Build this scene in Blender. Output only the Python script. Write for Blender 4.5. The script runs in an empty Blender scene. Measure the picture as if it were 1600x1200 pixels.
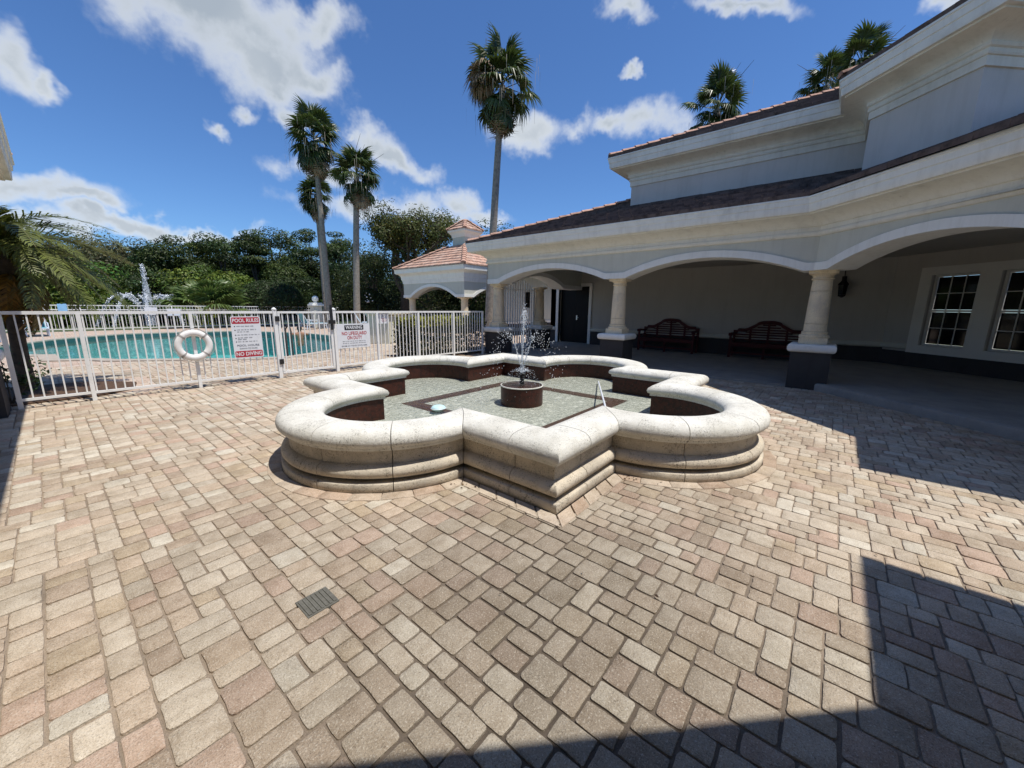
import bpy, bmesh, math, random
import numpy as np
from mathutils import Vector, Matrix, Euler
from math import sin, cos, tan, pi, sqrt, radians, atan2, hypot

random.seed(7); rng = np.random.default_rng(7)
S = bpy.context.scene
COL = S.collection

# ------------------------------------------------------------------ camera
EYE = 1.45
FPX = 601.0
ROLL = math.atan(0.0102)
PITCH = math.atan(119.5 * cos(ROLL) / FPX)
HEAD = atan2(740, hypot(FPX, 119.5))
_F = Vector((sin(HEAD), cos(HEAD), 0)); _R = Vector((cos(HEAD), -sin(HEAD), 0)); _Z = Vector((0, 0, 1))
FW = cos(PITCH) * _F - sin(PITCH) * _Z
_U = sin(PITCH) * _F + cos(PITCH) * _Z
RX = cos(ROLL) * _R + sin(ROLL) * _U
UPV = -sin(ROLL) * _R + cos(ROLL) * _U
cam_d = bpy.data.cameras.new('camera'); cam = bpy.data.objects.new('camera', cam_d); COL.objects.link(cam)
cam_d.sensor_fit = 'HORIZONTAL'; cam_d.sensor_width = 36.0; cam_d.lens = FPX / 1600 * 36.0
cam_d.clip_start = 0.05; cam_d.clip_end = 3000
_m = Matrix((RX, UPV, -FW)).transposed().to_4x4(); _m.translation = Vector((0, 0, EYE))
cam.matrix_world = _m
S.camera = cam

def ray(u, v):
    return (RX * ((u - 800) / FPX) - UPV * ((v - 600) / FPX) + FW).normalized()

# ------------------------------------------------------------------ sun, sky, exposure
SUN = Vector((0.108, -0.352, 1.0)).normalized()
sl = bpy.data.lights.new('sun', 'SUN'); so = bpy.data.objects.new('sun', sl); COL.objects.link(so)
sl.energy = 5.0; sl.angle = radians(0.55); sl.color = (1.0, 0.955, 0.88)
so.rotation_euler = SUN.to_track_quat('Z', 'Y').to_euler()
so.location = (0, 0, 40)

world = bpy.data.worlds.new('World'); S.world = world; world.use_nodes = True
wt = world.node_tree; wt.nodes.clear()
WN = lambda t: wt.nodes.new(t)
out = WN('ShaderNodeOutputWorld'); bg = WN('ShaderNodeBackground'); bg.inputs[1].default_value = 0.098
sky = WN('ShaderNodeTexSky'); sky.sky_type = 'NISHITA'; sky.sun_disc = False
sky.sun_elevation = math.asin(SUN.z); sky.sun_rotation = atan2(SUN.x, SUN.y) % (2 * pi)
sky.air_density = 1.0; sky.dust_density = 0.25; sky.ozone_density = 1.6; sky.altitude = 0
tc = WN('ShaderNodeTexCoord')
def wl(a, b): wt.links.new(a, b)
# clouds: ellipses on the sky dome, broken up by noise
CLOUDS = [  # u, v, ru, rv, tilt (degrees, clockwise in the picture)
    (250, -10, 190, 70, 22), (390, 75, 165, 85, 25), (330, 20, 240, 70, 15), (490, 112, 62, 36, 5), (420, 140, 50, 35, 40), (480, 20, 90, 40, 15),
    (15, 95, 62, 50, 35), (60, 128, 40, 22, 30),
    (60, 305, 120, 27, 4), (140, 322, 50, 14, 4), (190, 358, 150, 16, 4), (330, 366, 90, 14, 0), (60, 345, 90, 16, 0),
    (330, 205, 34, 15, 28), (378, 180, 38, 17, 30), (445, 188, 26, 22, 60),
    (500, 265, 66, 24, 5), (590, 232, 58, 36, 15), (655, 263, 52, 27, 22), (620, 250, 60, 22, 10),
    (560, 320, 90, 26, 0), (650, 330, 80, 34, 0), (718, 325, 52, 30, 10), (760, 345, 50, 14, 0), (690, 350, 80, 18, 0),
    (830, 205, 62, 36, -8), (900, 195, 52, 30, -5), (955, 195, 50, 22, 0), (1010, 190, 62, 40, -5),
    (1000, 8, 45, 26, 20), (1160, 2, 95, 24, 0), (992, 113, 24, 12, 10), (1458, 4, 46, 22, 0), (560, 215, 18, 12, 0)]
nz = WN('ShaderNodeTexNoise'); nz.inputs['Scale'].default_value = 9.0; nz.inputs['Detail'].default_value = 8.0; nz.inputs['Roughness'].default_value = 0.58
wl(tc.outputs['Generated'], nz.inputs['Vector'])
nz2 = WN('ShaderNodeTexNoise'); nz2.inputs['Scale'].default_value = 2.4; nz2.inputs['Detail'].default_value = 3.0
wl(tc.outputs['Generated'], nz2.inputs['Vector'])
# small warp of the direction so the ellipses lose their regular outline
wsub = WN('ShaderNodeVectorMath'); wsub.operation = 'SUBTRACT'; wsub.inputs[1].default_value = (0.5, 0.5, 0.5)
nz3 = WN('ShaderNodeTexNoise'); nz3.inputs['Scale'].default_value = 6.5; nz3.inputs['Detail'].default_value = 5.0; nz3.inputs['Roughness'].default_value = 0.6
wl(tc.outputs['Generated'], nz3.inputs['Vector']); wl(nz3.outputs['Color'], wsub.inputs[0])
wsc = WN('ShaderNodeVectorMath'); wsc.operation = 'SCALE'; wsc.inputs['Scale'].default_value = 0.16; wl(wsub.outputs[0], wsc.inputs[0])
wadd = WN('ShaderNodeVectorMath'); wadd.operation = 'ADD'; wl(tc.outputs['Generated'], wadd.inputs[0]); wl(wsc.outputs[0], wadd.inputs[1])
prev = None
for (u, v, ru, rv, tilt) in CLOUDS:
    c = ray(u, v)
    t = radians(tilt)
    a = ray(u + 8 * cos(t), v + 8 * sin(t)) - c; b = ray(u - 8 * sin(t), v + 8 * cos(t)) - c
    sa, sb = a.length / 8 * ru, b.length / 8 * rv
    a.normalize(); b = (b - a * b.dot(a)).normalized(); n = a.cross(b)
    mp = WN('ShaderNodeMapping'); mp.vector_type = 'TEXTURE'
    mp.inputs['Location'].default_value = c
    mp.inputs['Rotation'].default_value = Matrix((a, b, n)).transposed().to_euler()
    mp.inputs['Scale'].default_value = (sa, sb, 0.35)
    wl(wadd.outputs[0], mp.inputs['Vector'])
    ln = WN('ShaderNodeVectorMath'); ln.operation = 'LENGTH'; wl(mp.outputs[0], ln.inputs[0])
    if prev is None: prev = ln.outputs['Value']
    else:
        mn = WN('ShaderNodeMath'); mn.operation = 'SMOOTH_MIN'; mn.inputs[2].default_value = 0.25
        wl(prev, mn.inputs[0]); wl(ln.outputs['Value'], mn.inputs[1]); prev = mn.outputs[0]
def wmath(op, a, b=None, c=None, clamp=False):
    n = WN('ShaderNodeMath'); n.operation = op; n.use_clamp = clamp
    for i, x in enumerate((a, b, c)):
        if x is None: continue
        if isinstance(x, (int, float)): n.inputs[i].default_value = x
        else: wl(x, n.inputs[i])
    return n.outputs[0]
inside = wmath('SUBTRACT', 1.02, prev)
# beyond the frame the fair-weather clouds go on at random
dfw = WN('ShaderNodeVectorMath'); dfw.operation = 'DOT_PRODUCT'; dfw.inputs[1].default_value = FW; wl(tc.outputs['Generated'], dfw.inputs[0])
away = wmath('MULTIPLY_ADD', dfw.outputs['Value'], -3.0, 1.35, True)
rand = wmath('MULTIPLY_ADD', nz2.outputs['Fac'], 5.0, -3.05)
rand = wmath('ADD', wmath('MULTIPLY', away, 2.0), wmath('SUBTRACT', rand, 2.0))
cov = wmath('MAXIMUM', wmath('MAXIMUM', inside, -1.0), rand)
dens = wmath('ADD', cov, wmath('MULTIPLY_ADD', nz.outputs['Fac'], 2.3, -1.15))
mr = WN('ShaderNodeMapRange'); mr.interpolation_type = 'SMOOTHSTEP'
mr.inputs['From Min'].default_value = -0.14; mr.inputs['From Max'].default_value = 0.95; wl(dens, mr.inputs['Value'])
mr2 = WN('ShaderNodeMapRange'); mr2.interpolation_type = 'SMOOTHSTEP'
mr2.inputs['From Min'].default_value = 0.30; mr2.inputs['From Max'].default_value = 1.10; wl(dens, mr2.inputs['Value'])
thick = wmath('MULTIPLY', mr2.outputs[0], wmath('MULTIPLY_ADD', nz2.outputs['Fac'], 2.6, -0.45, True), None, True)
ccol = WN('ShaderNodeMix'); ccol.data_type = 'RGBA'
ccol.inputs[6].default_value = (8.8, 9.2, 9.5, 1); ccol.inputs[7].default_value = (4.2, 4.85, 5.6, 1); wl(thick, ccol.inputs[0])
tint = WN('ShaderNodeMix'); tint.data_type = 'RGBA'; tint.blend_type = 'MULTIPLY'; tint.inputs[0].default_value = 1.0
tint.inputs[7].default_value = (0.66, 0.985, 1.42, 1); wl(sky.outputs[0], tint.inputs[6])
fin = WN('ShaderNodeMix'); fin.data_type = 'RGBA'
wl(wmath('MULTIPLY', mr.outputs[0], 0.96), fin.inputs[0]); wl(tint.outputs[2], fin.inputs[6]); wl(ccol.outputs[2], fin.inputs[7])
wl(fin.outputs[2], bg.inputs[0]); wl(bg.outputs[0], out.inputs[0])
world.cycles.sampling_method = 'MANUAL'; world.cycles.sample_map_resolution = 512

S.view_settings.view_transform = 'Standard'; S.view_settings.look = 'None'
S.view_settings.exposure = 0.0; S.view_settings.gamma = 1.0; S.view_settings.use_curve_mapping = False
S.render.engine = 'CYCLES'
S.cycles.max_bounces = 8; S.cycles.diffuse_bounces = 4; S.cycles.glossy_bounces = 3; S.cycles.transparent_max_bounces = 24
S.cycles.caustics_reflective = False; S.cycles.caustics_refractive = False
try:
    S.cycles.use_denoising = True
except Exception: pass

# ------------------------------------------------------------------ helpers
MATS = {}
def mat(name, col=(0.5, 0.5, 0.5), rough=0.8, metal=0.0, attr=False, obvar=0.0, noise=None, noise2=None, bump=None, spec=None, transl=0.0, alpha=None, coat=0.0, streak=0.0):
    """col base colour; attr multiplies the point colour 'Col'; noise=(scale, amount, colour2) mixes; bump=(scale, strength, distance)"""
    m = bpy.data.materials.new(name); m.use_nodes = True; nt = m.node_tree; L = nt.links.new
    p = nt.nodes['Principled BSDF']; N = nt.nodes.new
    tc = N('ShaderNodeTexCoord'); geo = N('ShaderNodeNewGeometry')
    rgb = N('ShaderNodeRGB'); rgb.outputs[0].default_value = (*col, 1); cur = rgb.outputs[0]
    if attr:
        at = N('ShaderNodeAttribute'); at.attribute_name = 'Col'; cur = at.outputs['Color']
    for nn in (noise, noise2):
        if nn:
            sc, lo, hi, c2 = nn[:4]
            t = N('ShaderNodeTexNoise'); t.inputs['Scale'].default_value = sc; t.inputs['Detail'].default_value = nn[4] if len(nn) > 4 else 5; t.inputs['Roughness'].default_value = 0.65
            L(geo.outputs['Position'], t.inputs['Vector'])
            r = N('ShaderNodeMapRange'); r.inputs['From Min'].default_value = lo; r.inputs['From Max'].default_value = hi; L(t.outputs['Fac'], r.inputs['Value'])
            mx = N('ShaderNodeMix'); mx.data_type = 'RGBA'; L(r.outputs[0], mx.inputs[0]); L(cur, mx.inputs[6])
            if isinstance(c2, (int, float)):
                ml = N('ShaderNodeMix'); ml.data_type = 'RGBA'; ml.blend_type = 'MULTIPLY'; ml.inputs[0].default_value = 1; L(cur, ml.inputs[6]); ml.inputs[7].default_value = (c2, c2, c2, 1); L(ml.outputs[2], mx.inputs[7])
            else: mx.inputs[7].default_value = (*c2, 1)
            cur = mx.outputs[2]
    if streak:      # rain streaks running down the face
        mpp = N('ShaderNodeMapping'); mpp.inputs['Scale'].default_value = (7.0, 7.0, 0.7); L(geo.outputs['Position'], mpp.inputs['Vector'])
        t = N('ShaderNodeTexNoise'); t.inputs['Scale'].default_value = 1.0; t.inputs['Detail'].default_value = 6; t.inputs['Roughness'].default_value = 0.7; L(mpp.outputs[0], t.inputs['Vector'])
        r = N('ShaderNodeMapRange'); r.inputs['From Min'].default_value = 0.48; r.inputs['From Max'].default_value = 0.72; r.inputs['To Max'].default_value = streak; L(t.outputs['Fac'], r.inputs['Value'])
        ml = N('ShaderNodeMix'); ml.data_type = 'RGBA'; ml.blend_type = 'MULTIPLY'; L(r.outputs[0], ml.inputs[0]); L(cur, ml.inputs[6]); ml.inputs[7].default_value = (0.55, 0.52, 0.46, 1); cur = ml.outputs[2]
    L(cur, p.inputs['Base Color'])
    p.inputs['Roughness'].default_value = rough; p.inputs['Metallic'].default_value = metal
    if spec is not None: p.inputs['Specular IOR Level'].default_value = spec
    if coat: p.inputs['Coat Weight'].default_value = coat
    if bump:
        last = None
        for (sc, st, ds) in (bump if isinstance(bump, list) else [bump]):
            t = N('ShaderNodeTexNoise'); t.inputs['Scale'].default_value = sc; t.inputs['Detail'].default_value = 4; L(geo.outputs['Position'], t.inputs['Vector'])
            b = N('ShaderNodeBump'); b.inputs['Strength'].default_value = st; b.inputs['Distance'].default_value = ds; L(t.outputs['Fac'], b.inputs['Height'])
            if last: L(last, b.inputs['Normal'])
            last = b.outputs[0]
        L(last, p.inputs['Normal'])
    if transl:
        tr = N('ShaderNodeBsdfTranslucent'); L(cur, tr.inputs['Color'])
        ms = N('ShaderNodeMixShader'); ms.inputs[0].default_value = transl
        o = [n for n in nt.nodes if n.type == 'OUTPUT_MATERIAL'][0]
        L(p.outputs[0], ms.inputs[1]); L(tr.outputs[0], ms.inputs[2]); L(ms.outputs[0], o.inputs[0])
    MATS[name] = m
    return m

def water_mat(name, tintc, scale, strength, dist):
    m = bpy.data.materials.new(name); m.use_nodes = True; nt = m.node_tree; L = nt.links.new; N = nt.nodes.new
    nt.nodes.remove(nt.nodes['Principled BSDF']); o = nt.nodes['Material Output']
    geo = N('ShaderNodeNewGeometry'); t = N('ShaderNodeTexNoise'); t.inputs['Scale'].default_value = scale; t.inputs['Detail'].default_value = 3
    L(geo.outputs['Position'], t.inputs['Vector'])
    b = N('ShaderNodeBump'); b.inputs['Strength'].default_value = strength; b.inputs['Distance'].default_value = dist; L(t.outputs['Fac'], b.inputs['Height'])
    tr = N('ShaderNodeBsdfTransparent'); tr.inputs[0].default_value = (*tintc, 1)
    gl = N('ShaderNodeBsdfGlossy'); gl.inputs['Roughness'].default_value = 0.03; L(b.outputs[0], gl.inputs['Normal'])
    fr = N('ShaderNodeFresnel'); fr.inputs['IOR'].default_value = 1.33; L(b.outputs[0], fr.inputs['Normal'])
    mx = N('ShaderNodeMixShader'); L(fr.outputs[0], mx.inputs[0]); L(tr.outputs[0], mx.inputs[1]); L(gl.outputs[0], mx.inputs[2]); L(mx.outputs[0], o.inputs[0])
    MATS[name] = m; return m

class MB:
    """collects polygons, then links them as ONE mesh object"""
    def __init__(s): s.v = []; s.f = []; s.c = []; s.mi = []; s.col = (1, 1, 1); s.cur = 0
    def add(s, vs, fs, col=None):
        b = len(s.v); s.v += [tuple(p) for p in vs]; s.f += [tuple(b + i for i in f) for f in fs]
        s.c += [col or s.col] * len(vs); s.mi += [s.cur] * len(fs)
        return s
    def quad(s, a, b, c, d): return s.add((a, b, c, d), ((0, 1, 2, 3),))
    def poly(s, pts): return s.add(pts, (tuple(range(len(pts))),))
    def hexa(s, lo, hi):
        n = len(lo)
        return s.add(list(lo) + list(hi), [tuple(reversed(range(n))), tuple(range(n, 2 * n))] + [(i, (i + 1) % n, n + (i + 1) % n, n + i) for i in range(n)])
    def box(s, a, b):
        (x0, y0, z0), (x1, y1, z1) = a, b
        return s.hexa([(x0, y0, z0), (x1, y0, z0), (x1, y1, z0), (x0, y1, z0)], [(x0, y0, z1), (x1, y0, z1), (x1, y1, z1), (x0, y1, z1)])
    def bar(s, p, q, w, h=None, up=(0, 0, 1)):
        p, q = Vector(p), Vector(q); d = (q - p).normalized(); up = Vector(up)
        if abs(d.dot(up)) > 0.98: up = Vector((1, 0, 0))
        a = d.cross(up).normalized() * (w / 2); b = a.cross(d).normalized() * ((h or w) / 2)
        return s.hexa([p - a - b, p + a - b, p + a + b, p - a + b], [q - a - b, q + a - b, q + a + b, q - a + b])
    def tube(s, pts, r, n=8, cap=True):
        pts = [Vector(p) for p in pts]; rs = r if isinstance(r, (list, tuple)) else [r] * len(pts)
        rings = []; a = None
        for i, p in enumerate(pts):
            d = (pts[min(i + 1, len(pts) - 1)] - pts[max(i - 1, 0)]).normalized()
            if a is None: a = d.orthogonal().normalized()
            a = (a - d * a.dot(d)).normalized(); b = d.cross(a)
            rings.append([p + (a * cos(2 * pi * k / n) + b * sin(2 * pi * k / n)) * rs[i] for k in range(n)])
        vs = [p for rg in rings for p in rg]; fs = []
        for i in range(len(pts) - 1):
            for k in range(n): fs.append((i * n + k, i * n + (k + 1) % n, (i + 1) * n + (k + 1) % n, (i + 1) * n + k))
        if cap: fs += [tuple(reversed(range(n))), tuple((len(pts) - 1) * n + k for k in range(n))]
        return s.add(vs, fs)
    def lathe(s, prof, c=(0, 0, 0), n=24, cap=True):
        vs = []; fs = []; m = len(prof)
        for (r, z) in prof: vs += [(c[0] + r * cos(2 * pi * k / n), c[1] + r * sin(2 * pi * k / n), c[2] + z) for k in range(n)]
        for i in range(m - 1):
            for k in range(n): fs.append((i * n + k, i * n + (k + 1) % n, (i + 1) * n + (k + 1) % n, (i + 1) * n + k))
        if cap: fs += [tuple(reversed(range(n))), tuple((m - 1) * n + k for k in range(n))]
        return s.add(vs, fs)
    def sphere(s, c, r, n=8, m=5, sc=(1, 1, 1)):
        prof = [(sin(pi * i / m), -cos(pi * i / m)) for i in range(m + 1)]
        vs = []; fs = []
        for (q, z) in prof: vs += [(c[0] + r * sc[0] * max(q, 1e-3) * cos(2 * pi * k / n), c[1] + r * sc[1] * max(q, 1e-3) * sin(2 * pi * k / n), c[2] + r * sc[2] * z) for k in range(n)]
        for i in range(m):
            for k in range(n): fs.append((i * n + k, i * n + (k + 1) % n, (i + 1) * n + (k + 1) % n, (i + 1) * n + k))
        return s.add(vs, fs)

WLOC = {}
def _link(o, parent, loc):
    COL.objects.link(o)
    if parent is not None: o.parent = parent
    else: o.location = loc
def obj(name, mb, m, parent=None, origin=(0, 0, 0), smooth=False, local=False, bevel=0.0, auto=None):
    """ONE mesh object from world-space polygons (local=True: already in the parent's space)"""
    me = bpy.data.meshes.new(name)
    o = bpy.data.objects.new(name, me)
    if local: off = Vector((0, 0, 0))
    elif parent is not None: off = WLOC[parent.name]
    else: off = Vector(origin)
    v = np.array(mb.v, dtype=float).reshape(-1, 3) - np.array(off)
    me.from_pydata(v.tolist(), [], mb.f)
    if any(c != (1, 1, 1) for c in mb.c):
        at = me.color_attributes.new('Col', 'FLOAT_COLOR', 'POINT')
        at.data.foreach_set('color', np.c_[np.array(mb.c, dtype=np.float32), np.ones(len(mb.c), np.float32)].ravel())
    ms = m if isinstance(m, (list, tuple)) else [m]
    for x in ms: me.materials.append(MATS[x] if isinstance(x, str) else x)
    if len(ms) > 1: me.polygons.foreach_set('material_index', mb.mi)
    bm = bmesh.new(); bm.from_mesh(me); bmesh.ops.recalc_face_normals(bm, faces=bm.faces)
    if bevel: 
        bmesh.ops.bevel(bm, geom=[e for e in bm.edges if e.calc_face_angle(0) > 0.5], offset=bevel, segments=2, profile=0.6, affect='EDGES')
    if bm.faces and max(v.co.z for v in bm.verts) - min(v.co.z for v in bm.verts) < 1e-5:      # a level sheet faces up
        for f in bm.faces:
            f.normal_update()
            if f.normal.z < 0: f.normal_flip()
    bm.to_mesh(me); bm.free()
    if smooth:
        me.polygons.foreach_set('use_smooth', [True] * len(me.polygons))
        me.set_sharp_from_angle(angle=radians(auto if auto else 40))
    _link(o, parent, off)
    WLOC[o.name] = Vector(off) if not local else WLOC.get(parent.name if parent else '', Vector((0, 0, 0)))
    return o
def npmesh(name, verts, quads, cols, m, parent=None, origin=(0, 0, 0), local=False):
    """fast path for many small faces (leaves, drops)"""
    me = bpy.data.meshes.new(name); o = bpy.data.objects.new(name, me)
    off = np.zeros(3) if local else (np.array(WLOC[parent.name]) if parent is not None else np.array(origin))
    k = quads.shape[1]
    me.vertices.add(len(verts)); me.vertices.foreach_set('co', (verts - off).astype(np.float32).ravel())
    me.loops.add(quads.size); me.loops.foreach_set('vertex_index', quads.astype(np.int32).ravel())
    me.polygons.add(len(quads)); me.polygons.foreach_set('loop_start', np.arange(0, quads.size, k, dtype=np.int32))
    try: me.polygons.foreach_set('loop_total', np.full(len(quads), k, dtype=np.int32))
    except Exception: pass
    if cols is not None:
        at = me.color_attributes.new('Col', 'FLOAT_COLOR', 'POINT')
        at.data.foreach_set('color', np.c_[cols, np.ones(len(cols))].astype(np.float32).ravel())
    me.materials.append(MATS[m]); me.update(); me.validate()
    _link(o, parent, off); WLOC[o.name] = Vector(off)
    return o
def tag(o, label=None, cat=None, group=None, kind=None):
    if label: o['label'] = label
    if cat: o['category'] = cat
    if group: o['group'] = group
    if kind: o['kind'] = kind
    return o
def thing(name, label, cat, loc=(0, 0, 0), group=None, rz=0.0):
    o = bpy.data.objects.new(name, None); o.empty_display_size = 0.2; COL.objects.link(o); o.location = loc
    o.rotation_euler = (0, 0, rz); WLOC[o.name] = Vector(loc)
    return tag(o, label, cat, group)
def inst(name, me, parent, loc=(0, 0, 0), rot=(0, 0, 0), sc=1.0):
    o = bpy.data.objects.new(name, me); COL.objects.link(o)
    if parent is not None: o.parent = parent
    o.location = loc; o.rotation_euler = rot; o.scale = (sc, sc, sc) if isinstance(sc, (int, float)) else sc
    return o

def miter(path, d, closed=False):
    """offset a plan polyline to its left by d"""
    n = len(path); res = []
    for i in range(n):
        ns = []
        for a, b in ((i - 1, i), (i, i + 1)):
            if not closed and (a < 0 or b >= n): continue
            p, q = path[a % n], path[b % n]; L = hypot(q[0] - p[0], q[1] - p[1]) or 1
            ns.append((-(q[1] - p[1]) / L, (q[0] - p[0]) / L))
        if len(ns) == 1: ns = ns * 2
        k = 1 + ns[0][0] * ns[1][0] + ns[0][1] * ns[1][1]
        res.append((path[i][0] + d * (ns[0][0] + ns[1][0]) / k, path[i][1] + d * (ns[0][1] + ns[1][1]) / k))
    return res
def sweep(mb, path, prof, closed=False, T=None, cap=True):
    """sweep profile [(offset to the left, z)] along a plan polyline"""
    T = T or (lambda p: p)
    rows = []
    for (d, z) in prof: rows.append([T((x, y, z)) for (x, y) in miter(path, d, closed)])
    n = len(path); m = len(prof); vs = [p for r in rows for p in r]; fs = []
    for j in range(m - 1):
        for i in range(n if closed else n - 1):
            fs.append((j * n + i, j * n + (i + 1) % n, (j + 1) * n + (i + 1) % n, (j + 1) * n + i))
    if cap and not closed: fs += [tuple(j * n for j in range(m)), tuple(j * n + n - 1 for j in reversed(range(m)))]
    mb.add(vs, fs)
def clip(poly, a, b, c):
    """keep a*x+b*y<=c"""
    r = []
    for i in range(len(poly)):
        p, q = poly[i], poly[(i + 1) % len(poly)]
        dp, dq = a * p[0] + b * p[1] - c, a * q[0] + b * q[1] - c
        if dp <= 1e-9: r.append(p)
        if (dp < -1e-9 and dq > 1e-9) or (dp > 1e-9 and dq < -1e-9):
            t = dp / (dp - dq); r.append((p[0] + (q[0] - p[0]) * t, p[1] + (q[1] - p[1]) * t))
    return r
def inpoly(x, y, poly):
    r = False; n = len(poly)
    for i in range(n):
        (x0, y0), (x1, y1) = poly[i], poly[(i + 1) % n]
        if (y0 > y) != (y1 > y) and x < (x1 - x0) * (y - y0) / (y1 - y0) + x0: r = not r
    return r
def lerp(a, b, t): return tuple(a[i] + (b[i] - a[i]) * t for i in range(len(a)))
def proj(p):
    d = Vector(p) - Vector((0, 0, EYE)); z = d.dot(FW)
    if z <= 0.05: return None
    return 800 + FPX * d.dot(RX) / z, 600 - FPX * d.dot(UPV) / z
def gnd(u, v, z=0.0):
    d = ray(u, v); t = (z - EYE) / d.z; return Vector((d.x * t, d.y * t, z))
def ony(u, v, y):
    d = ray(u, v); t = y / d.y; return Vector((d.x * t, y, EYE + d.z * t))
def onx(u, v, x):
    d = ray(u, v); t = x / d.x; return Vector((x, d.y * t, EYE + d.z * t))

# ------------------------------------------------------------------ materials
def paver_mat():
    m = bpy.data.materials.new('paver'); m.use_nodes = True; nt = m.node_tree; N = nt.nodes.new; L = nt.links.new; p = nt.nodes['Principled BSDF']
    geo = N('ShaderNodeNewGeometry'); at = N('ShaderNodeAttribute'); at.attribute_name = 'Col'; cur = at.outputs['Color']
    def tex(sc, det=3, rough=.6):
        t = N('ShaderNodeTexNoise'); t.inputs['Scale'].default_value = sc; t.inputs['Detail'].default_value = det; t.inputs['Roughness'].default_value = rough; L(geo.outputs['Position'], t.inputs['Vector']); return t.outputs['Fac']
    def mixin(fac, lo, hi, col, amt, blend='MULTIPLY'):
        r = N('ShaderNodeMapRange'); r.inputs['From Min'].default_value = lo; r.inputs['From Max'].default_value = hi; r.inputs['To Max'].default_value = amt; L(fac, r.inputs['Value'])
        x = N('ShaderNodeMix'); x.data_type = 'RGBA'; x.blend_type = blend; L(r.outputs[0], x.inputs[0]); L(cur_[0], x.inputs[6]); x.inputs[7].default_value = (*col, 1); cur_[0] = x.outputs[2]
    cur_ = [cur]; g1 = tex(210, 4, .7); g2 = tex(120, 3, .7); b1 = tex(14, 5, .65); b2 = tex(3.1, 4, .6)
    mixin(b1, .40, .68, (.80, .77, .74), 1.0); mixin(b2, .46, .66, (.80, .78, .75), 1.0)
    mixin(g1, .50, .70, (.40, .38, .36), .95); mixin(g2, .54, .68, (.72, .67, .57), .38, 'MIX'); mixin(tex(70, 4, .7), .60, .72, (.30, .27, .24), .7)
    L(cur_[0], p.inputs['Base Color']); p.inputs['Roughness'].default_value = .94; p.inputs['Specular IOR Level'].default_value = .2
    bb = N('ShaderNodeBump'); bb.inputs['Strength'].default_value = .9; bb.inputs['Distance'].default_value = .006; L(g2, bb.inputs['Height'])
    b3 = N('ShaderNodeBump'); b3.inputs['Strength'].default_value = .5; b3.inputs['Distance'].default_value = .012; L(tex(38, 4), b3.inputs['Height']); L(bb.outputs[0], b3.inputs['Normal']); L(b3.outputs[0], p.inputs['Normal']); MATS['paver'] = m
paver_mat()
def stone_mat(name, col, dark, grey, pit_lo):
    m = bpy.data.materials.new(name); m.use_nodes = True; nt = m.node_tree; N = nt.nodes.new; L = nt.links.new; p = nt.nodes['Principled BSDF']
    geo = N('ShaderNodeNewGeometry')
    def tex(sc, det=4, rough=.65):
        t = N('ShaderNodeTexNoise'); t.inputs['Scale'].default_value = sc; t.inputs['Detail'].default_value = det; t.inputs['Roughness'].default_value = rough; L(geo.outputs['Position'], t.inputs['Vector']); return t.outputs['Fac']
    def rng(f, lo, hi, to=1.0):
        r = N('ShaderNodeMapRange'); r.inputs['From Min'].default_value = lo; r.inputs['From Max'].default_value = hi; r.inputs['To Max'].default_value = to; L(f, r.inputs['Value']); return r.outputs[0]
    def mul(a, b):
        x = N('ShaderNodeMath'); x.operation = 'MULTIPLY'; L(a, x.inputs[0]); L(b, x.inputs[1]); return x.outputs[0]
    def mix(c, f, col2):
        x = N('ShaderNodeMix'); x.data_type = 'RGBA'; L(f, x.inputs[0]); L(c, x.inputs[6]); x.inputs[7].default_value = (*col2, 1); return x.outputs[2]
    rgb = N('ShaderNodeRGB'); rgb.outputs[0].default_value = (*col, 1); c = rgb.outputs[0]
    big = tex(2.3, 5); mid = tex(9, 6, .7); fine = tex(75, 5, .75); pit = tex(140, 3, .6)
    c = mix(c, rng(big, .42, .70, .75), grey); c = mix(c, rng(mid, .50, .72, .55), grey)
    spots = mul(rng(fine, pit_lo, pit_lo + .10), rng(tex(6.5, 5), .42, .60)); c = mix(c, spots, dark)
    c = mix(c, mul(rng(pit, .60, .68), rng(mid, .35, .6)), dark)
    L(c, p.inputs['Base Color']); p.inputs['Roughness'].default_value = .92; p.inputs['Specular IOR Level'].default_value = .2
    b = N('ShaderNodeBump'); b.inputs['Strength'].default_value = .7; b.inputs['Distance'].default_value = .008; L(fine, b.inputs['Height'])
    b2 = N('ShaderNodeBump'); b2.inputs['Strength'].default_value = .45; b2.inputs['Distance'].default_value = .02; L(mid, b2.inputs['Height']); L(b.outputs[0], b2.inputs['Normal']); L(b2.outputs[0], p.inputs['Normal']); MATS[name] = m
mat('joint_sand', attr=True, rough=0.95, noise=(2.3, 0.40, 0.68, 0.6), noise2=(300, 0.4, 0.7, 0.55, 2), bump=(300, 0.6, 0.004))
stone_mat('coral_rim', (0.735, 0.715, 0.645), (0.20, 0.185, 0.155), (0.53, 0.505, 0.43), .525)
stone_mat('coral_base', (0.62, 0.545, 0.43), (0.13, 0.115, 0.09), (0.36, 0.32, 0.26), .52)
mat('coral_column', streak=0.35, col=(0.83, 0.70, 0.48), rough=0.9, spec=0.2, noise=(60, 0.52, 0.74, (0.50, 0.41, 0.29), 6), noise2=(3, 0.45, 0.7, (0.62, 0.53, 0.40)), bump=[(150, 0.5, 0.005)])
mat('brown_tile', (0.055, 0.015, 0.009), 0.42, spec=0.3, noise=(22, 0.45, 0.62, (0.028, 0.011, 0.008), 2), noise2=(60, 0.60, 0.75, (0.14, 0.09, 0.07)))
mat('tile_floor_dark', (0.085, 0.032, 0.018), 0.5, noise=(30, 0.45, 0.6, (0.035, 0.015, 0.010), 3))
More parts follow.
